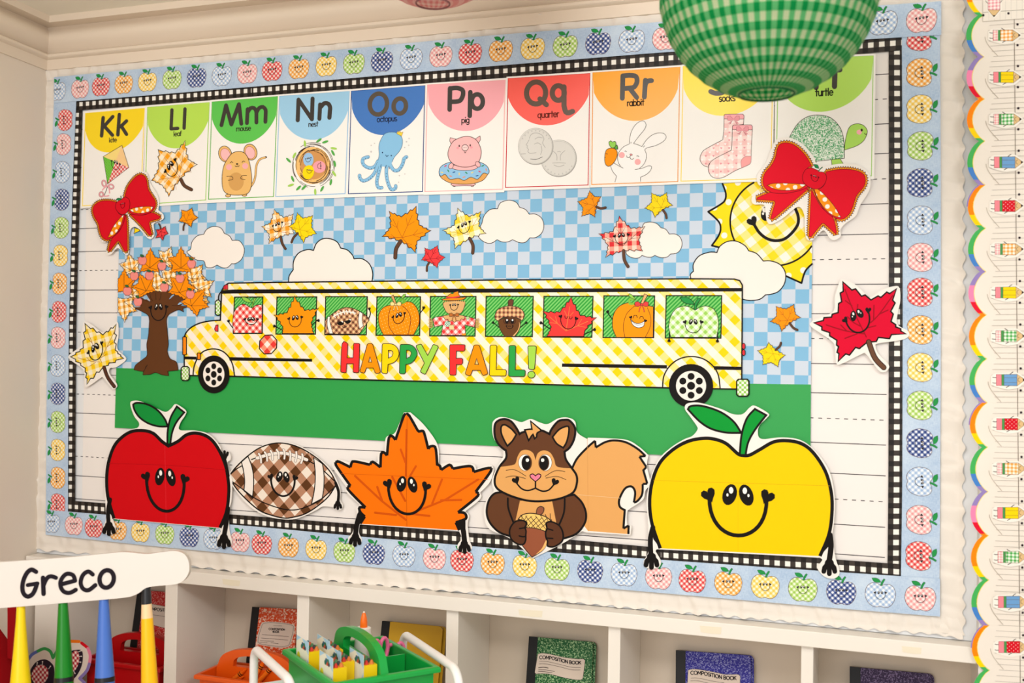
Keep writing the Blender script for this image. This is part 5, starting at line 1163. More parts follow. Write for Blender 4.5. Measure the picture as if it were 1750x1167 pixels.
# ---- bows
def zig(pts, amp, wl):
    L = [0]; n = len(pts)
    for i in range(n): p, q = pts[i], pts[(i+1) % n]; L.append(L[-1]+math.hypot(q[0]-p[0], q[1]-p[1]))
    m = int(L[-1]/wl)*2; out = []; k = 0
    ar = sum(pts[i][0]*pts[(i+1) % n][1]-pts[(i+1) % n][0]*pts[i][1] for i in range(n)); sg = 1 if ar > 0 else -1
    for j in range(m):
        d = L[-1]*j/m
        while L[k+1] < d: k += 1
        p, q = pts[k], pts[(k+1) % n]; f = (d-L[k])/max(1e-6, L[k+1]-L[k]); dl = max(1e-6, L[k+1]-L[k])
        nx, ny = (q[1]-p[1])/dl*sg, -(q[0]-p[0])/dl*sg; a = amp if j % 2 else amp*.42
        out.append((p[0]+(q[0]-p[0])*f+nx*a, p[1]+(q[1]-p[1])*f+ny*a))
    return out
def bowcut(label, key, slab, loops, tails, opens, knot, fc, leafp, stem, red, dk, zl, za):
    t, A = cutout('bow_cutout', label, 'cutout', key, slab, .0140)
    OG = dots((252, 150, 20), (252, 246, 236), .0165, .0048, 20)
    for q in tails+loops: A.fill(zig(S(key, q), za, zl), (248, 150, 30))
    for q in tails+loops: A.line(zig(S(key, q), za, zl), 1.0, (80, 40, 14), True)
    A.build('scalloped_edge', t)
    for q in tails: A.shape(S(key, q), red, dk, .9)
    A.build('bow_tails', t)
    for q, o in zip(loops, opens): A.shape(S(key, q), red, dk, .9); A.shape(S(key, o), OG, dk, .9); A.build('bow_loop', t)
    A.shape(S(key, knot), red, dk, .9); A.shape(S(key, leafp), (40, 140, 80), (20, 60, 40), .7); A.line(Sl(key, stem), 1.6, (30, 100, 60))
    face(A, pt(key, *fc[0]), pt(key, *fc[1]), pt(key, *fc[2]), .9, ink=(90, 0, 20), eye=.9); A.build('apple_knot', t)
bowcut('red paper bow cutout with orange scalloped edges at the upper left, over the kite card', 'c1',
 "620,50 700,22 785,42 835,180 925,330 945,430 935,535! 1002,595 998,660 885,710 875,750 885,860 850,915 800,912 690,795 620,760 570,790 552,880 548,1080 510,1132 400,1042 310,1122 262,1122 250,1060 278,960 200,962 150,860 80,640 38,540 58,450 140,388 280,368 378,378 470,335 490,255",
 ["490,362! 530,230 620,110 690,65 740,75 780,130 800,250 850,340 895,410 900,480 860,550 770,592 680,602 600,592 545,562!", "380,430! 280,412 170,420 90,470 65,540 90,630 140,720 170,850 220,922 300,922 400,830 470,720 495,600! 420,590 370,500"],
 ["560,590! 740,602 850,570 965,622! 950,650 830,682! 815,710 852,862! 820,872 700,730", "500,600! 520,700 527,1080! 495,1087 415,950 395,950 290,1087! 275,1070 320,920 430,800"],
 ["545,530! 650,500 800,488 870,495! 830,550 730,577 620,572", "480,592! 420,650 330,770 265,907! 360,860 440,740"],
 "400,420 450,392 490,362 540,385 560,440 550,520 510,577 460,597 410,572 370,510 375,450", ((437, 462), (490, 447), (466, 512)), "375,400! 400,375 430,378 440,400! 410,408", "445,395! 440,350!", (220, 16, 36), (110, 6, 20), 2.9, 3.6)
bowcut('red paper bow cutout with orange scalloped edges at the upper right, over the turtle card', 'c2',
 "300,60 400,28 480,42 600,108 720,248 740,308 790,328 840,350 1000,323 1200,333 1322,418 1347,500 1332,620 1232,780 1182,900 1062,990 1012,1060 1018,1120 960,1167 900,1152 830,1062 760,1112 700,1170 640,1155 620,1050 610,880 540,800 380,922 250,992 200,962 188,900 168,782 58,772 28,720 58,668 178,618 98,540 93,440 178,330 238,180",
 ["595,472! 650,370 695,352! 640,250 560,160 480,105 400,90 340,110 310,170 290,260 240,350 180,420 155,500 170,580 250,640 400,650 560,620 655,582!", "850,412! 1000,385 1150,390 1260,430 1290,500 1270,580 1190,680 1150,800 1110,880 1040,935 960,925 850,850 760,720 715,602! 800,590 850,520"],
 ["250,630! 90,700 85,720! 280,735 290,757! 240,930 265,937! 670,590!", "690,602! 665,1130! 690,1132! 810,985 830,985 965,1107! 970,1080 930,920 800,800"],
 ["200,562! 280,540 450,540 640,552! 560,602 430,617 300,607", "720,602! 760,602 850,680 950,800 1017,917! 940,900 850,832 770,722"],
 "690,365! 770,400 780,412! 830,420 860,470 840,540 790,592 720,602 650,572 600,520 595,450 630,385", ((690, 452), (768, 476), (722, 516)), "718,330! 760,335 775,375! 735,365", "770,405! 790,380 812,362!", (228, 14, 40), (110, 6, 20), 4.0, 4.9)
# ---- two maple leaves
t, A = cutout('maple_leaf_cutout', 'yellow gingham maple leaf paper cutout with a brown stem on the left margin', 'cutout', 'c3',
 "295,95 330,88 420,130 590,250 720,150 780,95 822,110 828,300 812,500 930,622 937,680 800,782 700,800 690,880 802,1040 795,1100 750,1122 690,1062 590,942 550,952 360,1082 318,1062 308,880 268,800 78,662 72,600 150,538 248,458 258,300")
LYB = gingham((252, 205, 20), (253, 228, 140), (253, 228, 140), (252, 240, 215), .0255, 15)
leaf(A, 'c3', "315,115 590,290 795,125 780,520 910,650 600,775 345,1050 320,800 95,625 290,490", LYB, lw=1.6, ink=BLK); A.build('leaf_body', t)
for q in ("345,200 450,470 575,715", "350,335 430,420", "475,350 465,440", "775,220 650,480 590,600", "620,350 630,500", "745,400 650,480", "205,640 390,690 550,705", "340,630 400,695", "385,770 480,710", "650,580 560,640"): A.line(Sl('c3', q), .9, (190, 130, 20))
A.build('leaf_vein', t)
A.line(Sl('c3', "608,785 665,940 765,1080"), 6.2, BLK, cap=True); A.line(Sl('c3', "608,785 665,940 765,1080"), 4.4, (88, 52, 38)); A.build('leaf_stem', t)
face(A, pt('c3', 372, 562), pt('c3', 572, 420), pt('c3', 520, 660), 1.7, eye=1.15, part=lambda n: A.build(n, t))
t, A = cutout('maple_leaf_cutout', 'deep red maple leaf paper cutout with a smiling face on the right margin', 'cutout', 'c4',
 "385,60 430,55 560,110 700,240 745,260 880,170 1020,130 1078,150 1088,300 1050,560 1172,650 1192,710 1100,762 830,802 800,832 830,920 952,1050 942,1112 890,1142 830,1112 690,932 630,930 400,1042 338,1032 323,860 278,770 48,610 45,550 150,498 308,418 322,250")
leaf(A, 'c4', "415,80 745,292 1045,160 980,545 1155,690 700,788 360,1012 345,765 75,560 360,440", (222, 2, 48), lw=2.6, ink=BLK); A.build('leaf_body', t)
for q in ("440,170 540,420 690,725", "445,300 520,360", "590,345 580,420", "470,490 540,555 620,600", "1000,240 840,460 740,560", "780,355 775,520", "945,410 850,455", "220,585 450,655 670,690", "390,585 460,655", "440,742 580,690", "800,595 700,620"): A.line(Sl('c4', q), 2, (158, 6, 30))
A.build('leaf_vein', t)
A.line(Sl('c4', "718,785 790,970 895,1085"), 9.6, BLK); A.line(Sl('c4', "718,785 790,970 895,1085"), 7, (108, 72, 52)); A.build('leaf_stem', t)
face(A, pt('c4', 447, 532), pt('c4', 712, 420), pt('c4', 640, 665), 2.9, eye=1.1, part=lambda n: A.build(n, t))

# ================================================================== rainbow scalloped borders on the pier at the right
def bandx(y): return 1681.3+.0092*(y-97)
RB = dict(g=(72, 178, 92), b=(72, 132, 205), p=(152, 132, 192), k=(248, 138, 180), r=(228, 20, 50), o=(255, 138, 10), y=(255, 214, 0))
SEG = dict(A=[('g', 0, .60), ('b', .60, .88), ('p', .88, 1)], B=[('p', 0, .32), ('k', .32, .70), ('r', .70, .96), ('o', .96, 1)], C=[('o', 0, .69), ('y', .69, .93), ('g', .93, 1)])
PEN = dict(red=((218, 22, 40), 'dots'), orange=((250, 160, 60), 'ging'), yellow=((250, 215, 10), 'plain'), green=((70, 165, 70), 'ging'), blue=((110, 160, 210), 'plain'))
def scallop_strip(label, cusps, kinds, pencils, off, seam_top):
    t = thing('scalloped_border_strip', label, 'border', W(1735, (cusps[0]+cusps[-1])/2, PY-off))
    A = Art(off, p0=(0, PY, 0), n=(0, -1, 0), step=2e-5)
    def outer(y0, y1, f): a = bandx(y0+(y1-y0)*f); return (a-9.5-20.5*max(0, math.sin(math.pi*f))**.72, y0+(y1-y0)*f)
    def inner(y0, y1, f): a = bandx(y0+(y1-y0)*f); return (a-21*max(0, math.sin(math.pi*f))**.72, y0+(y1-y0)*f)
    fr = [i/14 for i in range(15)]
    out = []
    for y0, y1 in zip(cusps, cusps[1:]): out += [(bandx(y0), y0)]+[outer(y0, y1, f) for f in fr]
    out += [(bandx(cusps[-1]), cusps[-1])]
    A.slab(out+[(1800, cusps[-1]), (1800, cusps[0])], (240, 230, 217), .0008); A.build('strip', t)
    for (y0, y1), k in zip(zip(cusps, cusps[1:]), kinds):
        for c, a, b in SEG[k]:
            ff = [a+(b-a)*i/7 for i in range(8)]
            q = [outer(y0, y1, f) for f in ff]+[inner(y0, y1, f) for f in ff[::-1]]
            if a == 0: q = [(bandx(y0), y0)]+q
            if b == 1: q.insert(8+(1 if a == 0 else 0), (bandx(y1), y1))
            A.fill(q, RB[c]); A.build('rainbow_band', t)
        A.line([(inner(y0, y1, f)[0]+.6, inner(y0, y1, f)[1]) for f in fr], .8, (255, 226, 60), cap=False)
        A.build('yellow_edge', t)
    if seam_top: A.line([(outer(cusps[0], cusps[1], f)[0]-.6, outer(cusps[0], cusps[1], f)[1]) for f in fr[:8]], 2.2, RB['p'], cap=False); A.build('rainbow_band', t)
    for y0, y1 in zip(cusps, cusps[1:]):
        d = y1-y0; x0 = bandx(y0)
        for i in range(8):
            y = y0+d*(.12+i/8); sl = (620-y)*.00012; st = x0+8+24*abs((.12+i/8)-.45)**1.6
            A.line([(st, y), (1800, y-(1800-st)*sl)], .6, (176, 166, 156), cap=False)
        A.line([(x0+2.5+22*(1-math.sin(math.pi*(.5+.5*f)))**.9+0*f, y0+d*(.52+.46*f)) for f in [i/8 for i in range(9)]], .9, (178, 164, 146), cap=False)
        A.line([(x0+52.5, y0), (bandx(y1)+52.5, y1)], 1.0, (112, 96, 80), cap=False)
        for f in (.22, .72): A.fill([(x0+58.3+2.2*math.cos(k*.7), y0+d*f+2.2*math.sin(k*.7)) for k in range(9)], (52, 38, 44))
    A.build('notebook_lines', t)
    for (y0, y1), pc in zip(zip(cusps, cusps[1:]), pencils):
        k = (y1-y0)/75.0; yc = y0+(y1-y0)*.485; ox = bandx(yc)+16.2
        def T(s): return [(ox+(float(a.split(',')[0])-318)*.18836*k, yc+(float(a.split(',')[1])-807)*.18836*k) for a in s.split()]
        col, st = PEN[pc]
        A.fill(T("270,770 310,745 500,735 530,750 590,795 590,820 520,880 430,895 395,890 320,870 270,850"), (246, 239, 228))
        for s in ("318,785 300,785 285,782", "318,835 300,835 285,832", ("440,757 460,740 470,735" if st == 'plain' or st == 'dots' else "430,757 405,742 400,738"), "440,857 420,868 408,875"): A.line(T(s), 1.15, (50, 32, 28))
        er = mat((246, 140, 150)) if st != 'ging' else gingham((246, 160, 165), (252, 205, 200), (252, 205, 200), (253, 238, 230), .0052, 0)
        m = mat(col) if st == 'plain' else (dots(col, (252, 235, 225), .0055, .0007) if st == 'dots' else gingham(col, tuple((v+255)//2 for v in col), tuple((v+255)//2 for v in col), (252, 246, 232), .0072, 0))
        A.shape(T("318,757 366,757 366,857 318,857"), er, (150, 60, 60), .6); A.fill(T("366,755 388,755 388,859 366,859"), (74, 150, 82)); A.shape(T("388,756 507,755 507,860 388,858"), m, (100, 70, 40), .6)
        if st == 'plain':
            for y in (786, 830): A.line(T("388,%d 507,%d" % (y, y)), .5, (110, 85, 30))
        A.shape(T("507,755 580,805 507,860"), (226, 190, 135), (100, 70, 40), .6); A.fill(T("560,792 582,805 560,820"), (40, 25, 25))
        A.line(ell('px', ox+215*.18836*k, yc-.5, 3.4*k, 3.6*k, 0, 10, 90, 270), .6, (60, 40, 30))
        A.build('printed_pencil', t, label='%s printed pencil' % pc)
scallop_strip('rainbow scalloped pencil border strip, topmost of those running down the right edge', [-46, 26, 97, 169, 241, 316], 'CABCA', ['red', 'orange', 'yellow', 'green', 'blue'], .0010, False)
scallop_strip('rainbow scalloped pencil border strip on the right edge, second from the top', [316, 390, 464, 538, 613, 688], 'CABCA', ['red', 'orange', 'yellow', 'green', 'blue'], .0022, True)
scallop_strip('rainbow scalloped pencil border strip on the right edge, third from the top', [688, 764, 840, 915, 991, 1068.6], 'CABCA', ['red', 'orange', 'yellow', 'green', 'blue'], .0034, True)
scallop_strip('rainbow scalloped pencil border strip at the lower right corner, beside the shelf end', [1068.6, 1145, 1222, 1300], 'CAB', ['red', 'orange', 'yellow'], .0046, True)
t = thing('notebook_border_strip', 'ruled notebook border strip at the top right corner with a pink pencil pointing down', 'border', W(1740, 30, PY-.004))
A = Art(.0046, p0=(0, PY, 0), n=(0, -1, 0), step=2e-5); A.slab([(1680, -60), (1800, -64), (1800, 28), (1680, 36.5)], (240, 231, 218), .0006); A.build('strip', t)
for i in range(12): A.line([(1690+i*9.5, -60), (1690+i*9.5, 35-i*.7)], .45, (205, 197, 188), cap=False)
A.line([(1680, 21.2), (1800, 13.5)], .8, (140, 130, 118), cap=False)
for x, y in ((1680.5, 26), (1723.5, 22.8), (1790, 19)): A.fill(ell('px', x, y, 2.2, 2.2, 0, 10), (52, 38, 44))
A.build('notebook_lines', t)
A.fill([(1686, -10), (1712, -10), (1712, 17), (1699, 32), (1686, 17)], (246, 239, 228))
A.shape([(1688.5, -20), (1709, -20), (1709, 17), (1688.5, 17)], gingham((236, 150, 160), (248, 205, 205), (248, 205, 205), (253, 240, 235), .0068, 0), (150, 80, 80), .6)
A.shape([(1688.5, 17), (1709, 17), (1698.7, 29)], (226, 190, 135), (100, 70, 40), .6); A.fill([(1696, 26), (1701.5, 26), (1698.7, 29.5)], (40, 25, 25)); A.line([(1688, 6), (1684, 1)], .8, INK); A.line([(1709, 5), (1713, 0)], .8, INK); A.build('printed_pencil', t)
# ================================================================== composition books in the cubbies
def book(name, label, px0, px1, cov, y_top=.165, lean=12, spine=(14, 12, 14), lab=None, gap=0, ytr=.165):
    P0 = W(px0[0], px0[1], y_top); P1 = W(px1[0], px1[1], ytr)
    u = (P1-P0).normalized(); l = math.radians(lean)
    dn = Vector((0, -math.sin(l), -math.cos(l))); dn = (dn-u*dn.dot(u)).normalized(); n = u.cross(dn).normalized()
    if n.y > 0: n = -n
    wd = (P1-P0).length
    H = min(.247, (P0.z-FL-.006)/abs(dn.z))
    bot = P0+dn*H
    if bot.z+u.z*wd < FL+.006: H -= (FL+.006-(bot.z+min(0, u.z*wd)))/abs(dn.z)
    low = min((P0+dn*H).z, (P1+dn*H).z)
    t = thing(name, label, 'notebook', Vector(((P0+P1)/2+dn*H))); o0 = wloc(t)
    def plate(nm, x0, x1, y0, y1, d0, d1, m, rad=0, par=t):
        pts = [(x0, y0)]
        if rad:
            pts = [(x0, y0)]+[(x1-rad+rad*math.sin(a), y0+rad-rad*math.cos(a)) for a in [math.pi/2*i/5 for i in range(6)]]+[(x1-rad+rad*math.cos(a), y1-rad+rad*math.sin(a)) for a in [math.pi/2*i/5 for i in range(6)]]+[(x0, y1)]
        else: pts = [(x0, y0), (x1, y0), (x1, y1), (x0, y1)]
        bm = bmesh.new(); f = [bm.verts.new(P0+u*x+dn*y+n*d0-o0) for x, y in pts]; b = [bm.verts.new(P0+u*x+dn*y+n*d1-o0) for x, y in pts]
        bm.faces.new(f); bm.faces.new(b[::-1]); k = len(f)
        for i in range(k): bm.faces.new((f[i], b[i], b[(i+1) % k], f[(i+1) % k]))
        return bmobj(nm, bm, m, par)
    plate('cover', .004, wd, 0, H, 0, -.0012, cov, .012)
    plate('page_block', .006, wd-.004, .003, H-.002, -.0013, -.0105, mat((236, 226, 210), .8, .1))
    plate('back_cover', .004, wd+.006, 0, H, -.0107, -.0118, cov, .012)
    plate('spine_tape', 0, .024, -.0004, H+.0002, .0004, -.0122, mat(spine, .5, .3))
    if lab: lab(t, P0, n)
    return t
WL = (226, 208, 192)
def lab_wave(key, pts, tx, lines, extra):
    def f(t, P0, n):
        A = Art(.0006, p0=P0, n=n, step=3e-5); A.shape(S(key, pts), WL, (70, 60, 54), .6); A.build('cover_label', t)
        x0, x1, y0, cap, pa = tx
        text(A, 'COMPOSITION BOOK', x0, x1, y0, 0, cap, (40, 32, 34), .2, 0, key, pa); A.build('label_lettering', t)
        for q in lines: A.line(Sl(key, q), .55, (90, 76, 70), cap=False)
        for q, w in extra: A.line(Sl(key, q), w, (80, 66, 62), cap=False)
        A.build('label_rule', t)
    return f
def sp(c, d, s=330): return speckle(c, d, s, .57, .5, .25, .04)
sw = lambda a: (lambda f: a*(f-.18*math.sin(2*math.pi*f)))
book('composition_book', 'red marbled composition book leaning behind the red caddy', (235, 1008), (304, 1013), sp((196, 22, 22), (235, 150, 140)), ytr=.168, lab=(lambda t, P0, n: (
    lambda A: (A.shape(S('px', "250,1034 270,1034 300,1040! 300,1078! 262,1068 246,1062!"), WL, (70, 60, 54), .5), A.build('cover_label', t), text(A, 'COMPOSITION', 250, 292, 1042, .1, 1.0, (40, 32, 34), .2), A.build('label_lettering', t), A.line([(250, 1049), (300, 1056)], .5, (90, 76, 70)), A.build('label_rule', t)))(Art(.0006, p0=P0, n=n, step=3e-5))))
def lab_or(t, P0, n):
    A = Art(.0006, p0=P0, n=n, step=3e-5)
    A.fill(S('g3', "955,400 1050,388 1200,398 1330,420 1365,440! 1360,520 1310,690 1290,708! 1200,720 1050,705 920,680 885,660! 890,580 930,440"), WL)
    A.line(S('g3', "970,412 1060,400 1200,410 1320,430 1348,448! 1340,530 1295,680 1275,695! 1190,705 1050,690 925,668 900,650! 905,585 945,450"), .6, (70, 55, 60), True); A.build('cover_label', t)
    text(A, 'COMPOSITION', 1035, 1240, 492, .04, .95, (40, 32, 34), .26, 0, 'g3'); text(A, 'BOOK', 1085, 1168, 526, .04, .95, (40, 32, 34), .26, 0, 'g3'); A.build('label_lettering', t)
    for q in ("950,552 1290,578", "940,595 1280,622", "925,630 1100,638", "920,652 1020,657", "1060,655 1160,668", "1095,440 1205,444"): A.line(Sl('g3', q), .6, (80, 62, 58), cap=False)
    A.build('label_rule', t)
book('composition_book', 'orange marbled composition book leaning in the cubby behind the orange caddy', (431, 1037), (510, 1041), sp((222, 74, 22), (246, 214, 190), 190), lab=lab_or, lean=14)
book('composition_book', 'plain yellow notebook with black spine in the cubby behind the green caddy', (653, 1061), (757, 1071), mat((214, 165, 30), .5, .3), lean=12)
book('composition_book', 'green speckled composition book leaning in the cubby right of the cart', (904, 1087.5), (1014, 1097), sp((14, 92, 42), (170, 205, 150)), lean=13, lab=lab_wave('g6',
     "515,510! 560,490 680,500 900,550 1100,575 1200,575 1225,600! 1190,870 1165,890! 1060,885 900,855 700,805 560,795 490,800 470,780!", (540, 1165, 578, .92, sw(78)),
     ["540,612 640,612 850,660 1020,700 1160,705", "535,650 640,652 850,695 1020,738 1155,742"], [("525,708 600,700 675,712", 1.2), ("525,738 640,742 770,765", .7), ("520,762 620,768 735,782", .7)]))
book('composition_book', 'blue speckled composition book leaning in the second cubby from the right end', (1155, 1111.5), (1283, 1120), sp((34, 28, 140), (150, 150, 205)), lean=10, lab=lab_wave('g7',
     "490,480! 560,465 680,475 900,515 1050,545 1240,545 1268,570! 1265,1000! 460,1000!", (525, 1212, 548, .92, sw(78)), ["530,600 640,600 850,645 1030,672", "525,642 640,642 850,690 1030,718"], []))
book('composition_book', 'dark purple speckled composition book in the cubby at the right end', (1452, 1139.5), (1592, 1152), sp((42, 18, 62), (130, 110, 150)), lean=10)

# ================================================================== plastic caddies
def caddy(name, label, col, origin, rot, a, b, h, hx, cross=None, handle_along='v', hh=.075, slotcol=None):
    """origin = floor-level corner; a along local x, b along local y; the handle plane stands at fraction hx"""
    t = thing(name, label, 'caddy', origin, rotz=rot)
    m = mat(col, .28, .5)
    def tub(x0, x1, y0, y1):
        i = .003; th = .0035; bm = bmesh.new()
        def ring(z, k): return [bm.verts.new(q+(z,)) for q in ((x0+k, y0+k), (x1-k, y0+k), (x1-k, y1-k), (x0+k, y1-k))]
        R = [ring(0, i), ring(h-.012, .002), ring(h-.012, -.009), ring(h-.002, -.009), ring(h, -.006), ring(h, th), ring(.006, i+th)]
        bm.faces.new(R[0][::-1])
        for p, q in zip(R, R[1:]):
            for k in range(4): bm.faces.new((p[k], p[(k+1) % 4], q[(k+1) % 4], q[k]))
        bm.faces.new(R[-1]); o = bmobj('tub', bm, m, t, bevel=.002); return o
    tub(0, a, 0, b)
    # upright handle wall with a hand slot
    L = b if handle_along == 'v' else a
    out = [(.006, .006), (.006, h-.004)]+[(L/2-(L/2-.012)*math.cos(x), h-.004+hh*math.sin(x)**.62) for x in [math.pi*i/20 for i in range(1, 20)]]+[(L-.006, h-.004), (L-.006, .006)]
    inn = [(L/2-(L*.27)*math.cos(x), h+.008+(hh-.030)*max(0, math.sin(x))**.55) for x in [math.pi*i/14 for i in range(15)]]
    tri = tessellate_polygon([[Vector((p, q, 0)) for p, q in out], [Vector((p, q, 0)) for p, q in inn]])
    bm = bmesh.new(); th = .0085; pos = (a if handle_along == 'v' else b)*hx
    def V(p, q, s): return (pos+s*th, p, q) if handle_along == 'v' else (p, pos+s*th, q)
    al = out+inn; fv = [bm.verts.new(V(p, q, -1)) for p, q in al]; bv = [bm.verts.new(V(p, q, 1)) for p, q in al]
    for f in tri: bm.faces.new([fv[i] for i in f]); bm.faces.new([bv[i] for i in f][::-1])
    no = len(out)
    for s, e in ((0, no), (no, len(al))):
        k = e-s
        for i in range(k): bm.faces.new((fv[s+i], fv[s+(i+1) % k], bv[s+(i+1) % k], bv[s+i]))
    bmobj('handle', bm, m, t, bevel=0)
    if cross:
        x0, x1, y = cross; bm = bmesh.new(); box(bm, x0, x1, y-.002, y+.002, .006, h-.006); bmobj('divider', bm, m, t)
    return t
GZ = .86
gN = onz(571, 1166, GZ); gL = onz(495, 1109, GZ); gR = onz(744, 1138.5, GZ)
gu = (gR-gN); gv = (gL-gN); ga, gb = gu.length, gv.length; grot = math.atan2(gu.y, gu.x)
GH = .125; TZ = GZ-GH                                            # tray surface the caddy stands on
gU = gu.normalized(); gV = Vector((-gU.y, gU.x, 0))
def gp(u, v, z): return gN+gU*u+gV*v+Vector((0, 0, z-GZ))
caddy('caddy', 'glossy green plastic caddy standing on the white cart, holding crayon boxes and scissors', (18, 164, 66), gp(0, 0, TZ), grot, ga, gb, GH, .5, (ga*.5, ga-.006, gb*.5), 'v', .062)
# ---- crayon boxes
YB = mat((246, 206, 14), .4, .35)
def crayon_box(u, v, lab):
    p = gp(u, v, TZ+.0068); t = thing('crayon_box', lab, 'box', p, rotz=grot)
    w, d, z = .029, .071, GH+.0095; zb = .003
    bm = bmesh.new(); box(bm, 0, w, 0, d, 0, z); bmobj('carton', bm, YB, t)
    A = Art(0, n=-gU, step=2e-5); A.fn = lambda x, y, hh: p-gU*(.0004+hh)+gV*x+Vector((0, 0, y))
    top = z+.021
    A.slab([(0, z-.06), (d, z-.06), (d, top), (0, top)], (238, 234, 214), .0006)
    A.fill([(0, top), (d*.55, top), (.004, z-.004), (0, z-.006)], (172, 210, 234)); A.fill([(0, z-.012), (.030, z-.06), (0, z-.06)], (172, 210, 234)); A.fill([(d, top), (d, top-.012), (d*.62, top)], (172, 210, 234))
    A.fill([(d*.80+.009*math.cos(k*.63), z-.020+.009*math.sin(k*.63)) for k in range(10)], (226, 214, 50))
    A.build('printed_flap', t)
    for i, c in enumerate(((70, 60, 70), (60, 120, 70), (200, 80, 60), (60, 100, 130), (40, 110, 90))): A.fill([(d*.42+.0045*(i-2)+.006*math.cos(k*.8), z+.004+(i % 2)*.005+.005*math.sin(k*.8)) for k in range(8)], c)
    for q in range(3): A.line([(.014, z-.030-q*.006), (.034, z-.026-q*.006)], .0016, (90, 96, 110), cap=False)
    A.build('printed_picture', t)
    for i in range(2):
        for j in range(5):
            c = ((200, 60, 50), (60, 110, 70), (60, 80, 130), (230, 200, 60), (120, 70, 50), (210, 120, 60), (70, 70, 75), (90, 130, 90), (180, 90, 60), (80, 130, 150))[i*5+j]
            bm = bmesh.new(); lathe(bm, [(.0052, 0), (.0052, .001), (.0022, .0075), (.0018, .008)], 10, (.009+i*.0115, .009+j*.0130, z)); bmobj('crayon_tip', bm, mat(c), t)
for u, v, l in ((.0105, .164, 'small open yellow crayon box with pale blue flap at the caddy\'s left corner'), (.052, .150, 'small open yellow crayon box furthest back in the green caddy'),
                (.0405, .062, 'small open yellow crayon box in the middle of the green caddy'), (.0100, .030, 'small open yellow crayon box nearest the front left rim of the green caddy'), (.0715, .020, 'small open yellow crayon box beside the green caddy\'s handle')):
    crayon_box(u, v, l)
# ---- glue bottle and scissors
def on_uv(px, py, v_):
    """point on the vertical plane v = v_ of the caddy"""
    return onplane(px, py, gp(0, v_, GZ), gV)
q = on_uv(622, 1046, gb*.80); zt = q.z; gl = Vector((q.x, q.y, TZ+.0065)); Hh = zt-gl.z
t = thing('glue_bottle', 'white school glue bottle with an orange nozzle, standing in the green caddy', 'bottle', gl)
bm = bmesh.new(); lathe(bm, [(.019, 0), (.0205, .004), (.0205, Hh-.075), (.0195, Hh-.066), (.0185, Hh-.058), (.0175, Hh-.050), (.0166, Hh-.044), (.0160, Hh-.034), (.0135, Hh-.0325)], 24); bmobj('bottle_body', bm, mat((240, 232, 222), .35, .4), t, True)
bm = bmesh.new(); lathe(bm, [(.0082, Hh-.0325), (.0080, Hh-.022), (.0066, Hh-.012), (.0044, Hh-.004), (.0022, Hh-.001)], 20); bmobj('nozzle_cap', bm, mat((252, 112, 14), .35, .4), t, True)
bm = bmesh.new(); lathe(bm, [(.0022, Hh-.0012), (.0016, Hh+.0016), (.0006, Hh+.002)], 12); bmobj('nozzle_tip', bm, mat((245, 235, 225), .35, .4), t, True)
PKM = mat((238, 112, 158), .4, .35)
def scissors(px, py, lab, dv, tilt):
    top = on_uv(px, py, gb*.66+dv); t = thing('scissors', lab, 'scissors', Vector((top.x, top.y, TZ+.0065)), rotz=grot+tilt)
    zt = top.z-t.location.z
    bm = bmesh.new(); box(bm, -.006, .006, -.0008, .0008, .004, zt-.05); bmobj('blade', bm, mat((190, 190, 195), .25, .8), t)
    for s, w in ((-1, .0105), (1, .0105)):
        bm = bmesh.new(); tube(bm, [(s*.0125+w*math.cos(a), .002*s, zt-.026+.022*math.sin(a)) for a in [2*math.pi*i/20 for i in range(21)]], .0042, 8, False)
        bmobj('finger_loop', bm, PKM, t, True)
    bm = bmesh.new(); tube(bm, [(-.010, 0, zt-.046), (0, 0, zt-.062), (.010, 0, zt-.046)], .005, 8); bmobj('shank', bm, PKM, t, True)
scissors(650, 1089, 'pink handled children\'s scissors standing in the green caddy, left pair', .0, .25)
scissors(676, 1097, 'pink handled children\'s scissors standing in the green caddy, right pair', .030, .0)

# ================================================================== white rolling cart
hA, hB, hC, hD = onz(692, 1084, GZ+.004), onz(784, 1146, GZ+.004), onz(437, 1109, GZ+.004), onz(499, 1166, GZ+.004)
cc = (hA+hB+hC+hD)/4; cx0 = min((p-gN).dot(gU) for p in (hC, hD)); cx1 = max((p-gN).dot(gU) for p in (hA, hB))
cy0 = min((p-gN).dot(gV) for p in (hB, hD)); cy1 = max((p-gN).dot(gV) for p in (hA, hC))
CART = thing('rolling_cart', 'white metal rolling cart with tubular handles, carrying the green caddy', 'cart', gp((cx0+cx1)/2, (cy0+cy1)/2, 0), rotz=grot)
cw, cl = (cx1-cx0)/2, (cy1-cy0)/2
WM = mat((246, 242, 238), .3, .5)
for z0, dp in ((TZ-.004, .062), (.42, .07), (.12, .07)):
    bm = bmesh.new(); x, y, th = cw-.012, cl-.012, .003
    box(bm, -x, x, -y, y, z0, z0+.0035)
    for a in ((-x, x, -y, -y+th), (-x, x, y-th, y), (-x, -x+th, -y, y), (x-th, x, -y, y)): box(bm, a[0], a[1], a[2], a[3], z0+.0035, z0+dp)
    bmobj('tray', bm, WM, CART)
for sx in (-1, 1):
    for sy in (-1, 1):
        bm = bmesh.new(); tube(bm, [(sx*(cw-.004), sy*(cl-.03), .055), (sx*(cw-.004), sy*(cl-.03), TZ+.055)], .008, 10); bmobj('post', bm, WM, CART, True)
        bm = bmesh.new(); lathe(bm, [(.018, -.01), (.022, -.006), (.022, .006), (.018, .01)], 16); bmesh.ops.rotate(bm, verts=bm.verts, matrix=Matrix.Rotation(math.pi/2, 3, 'X')); bmesh.ops.translate(bm, verts=bm.verts, vec=(sx*(cw-.004), sy*(cl-.03), .0225))
        bmobj('caster_wheel', bm, mat((60, 60, 62), .5), CART, True)
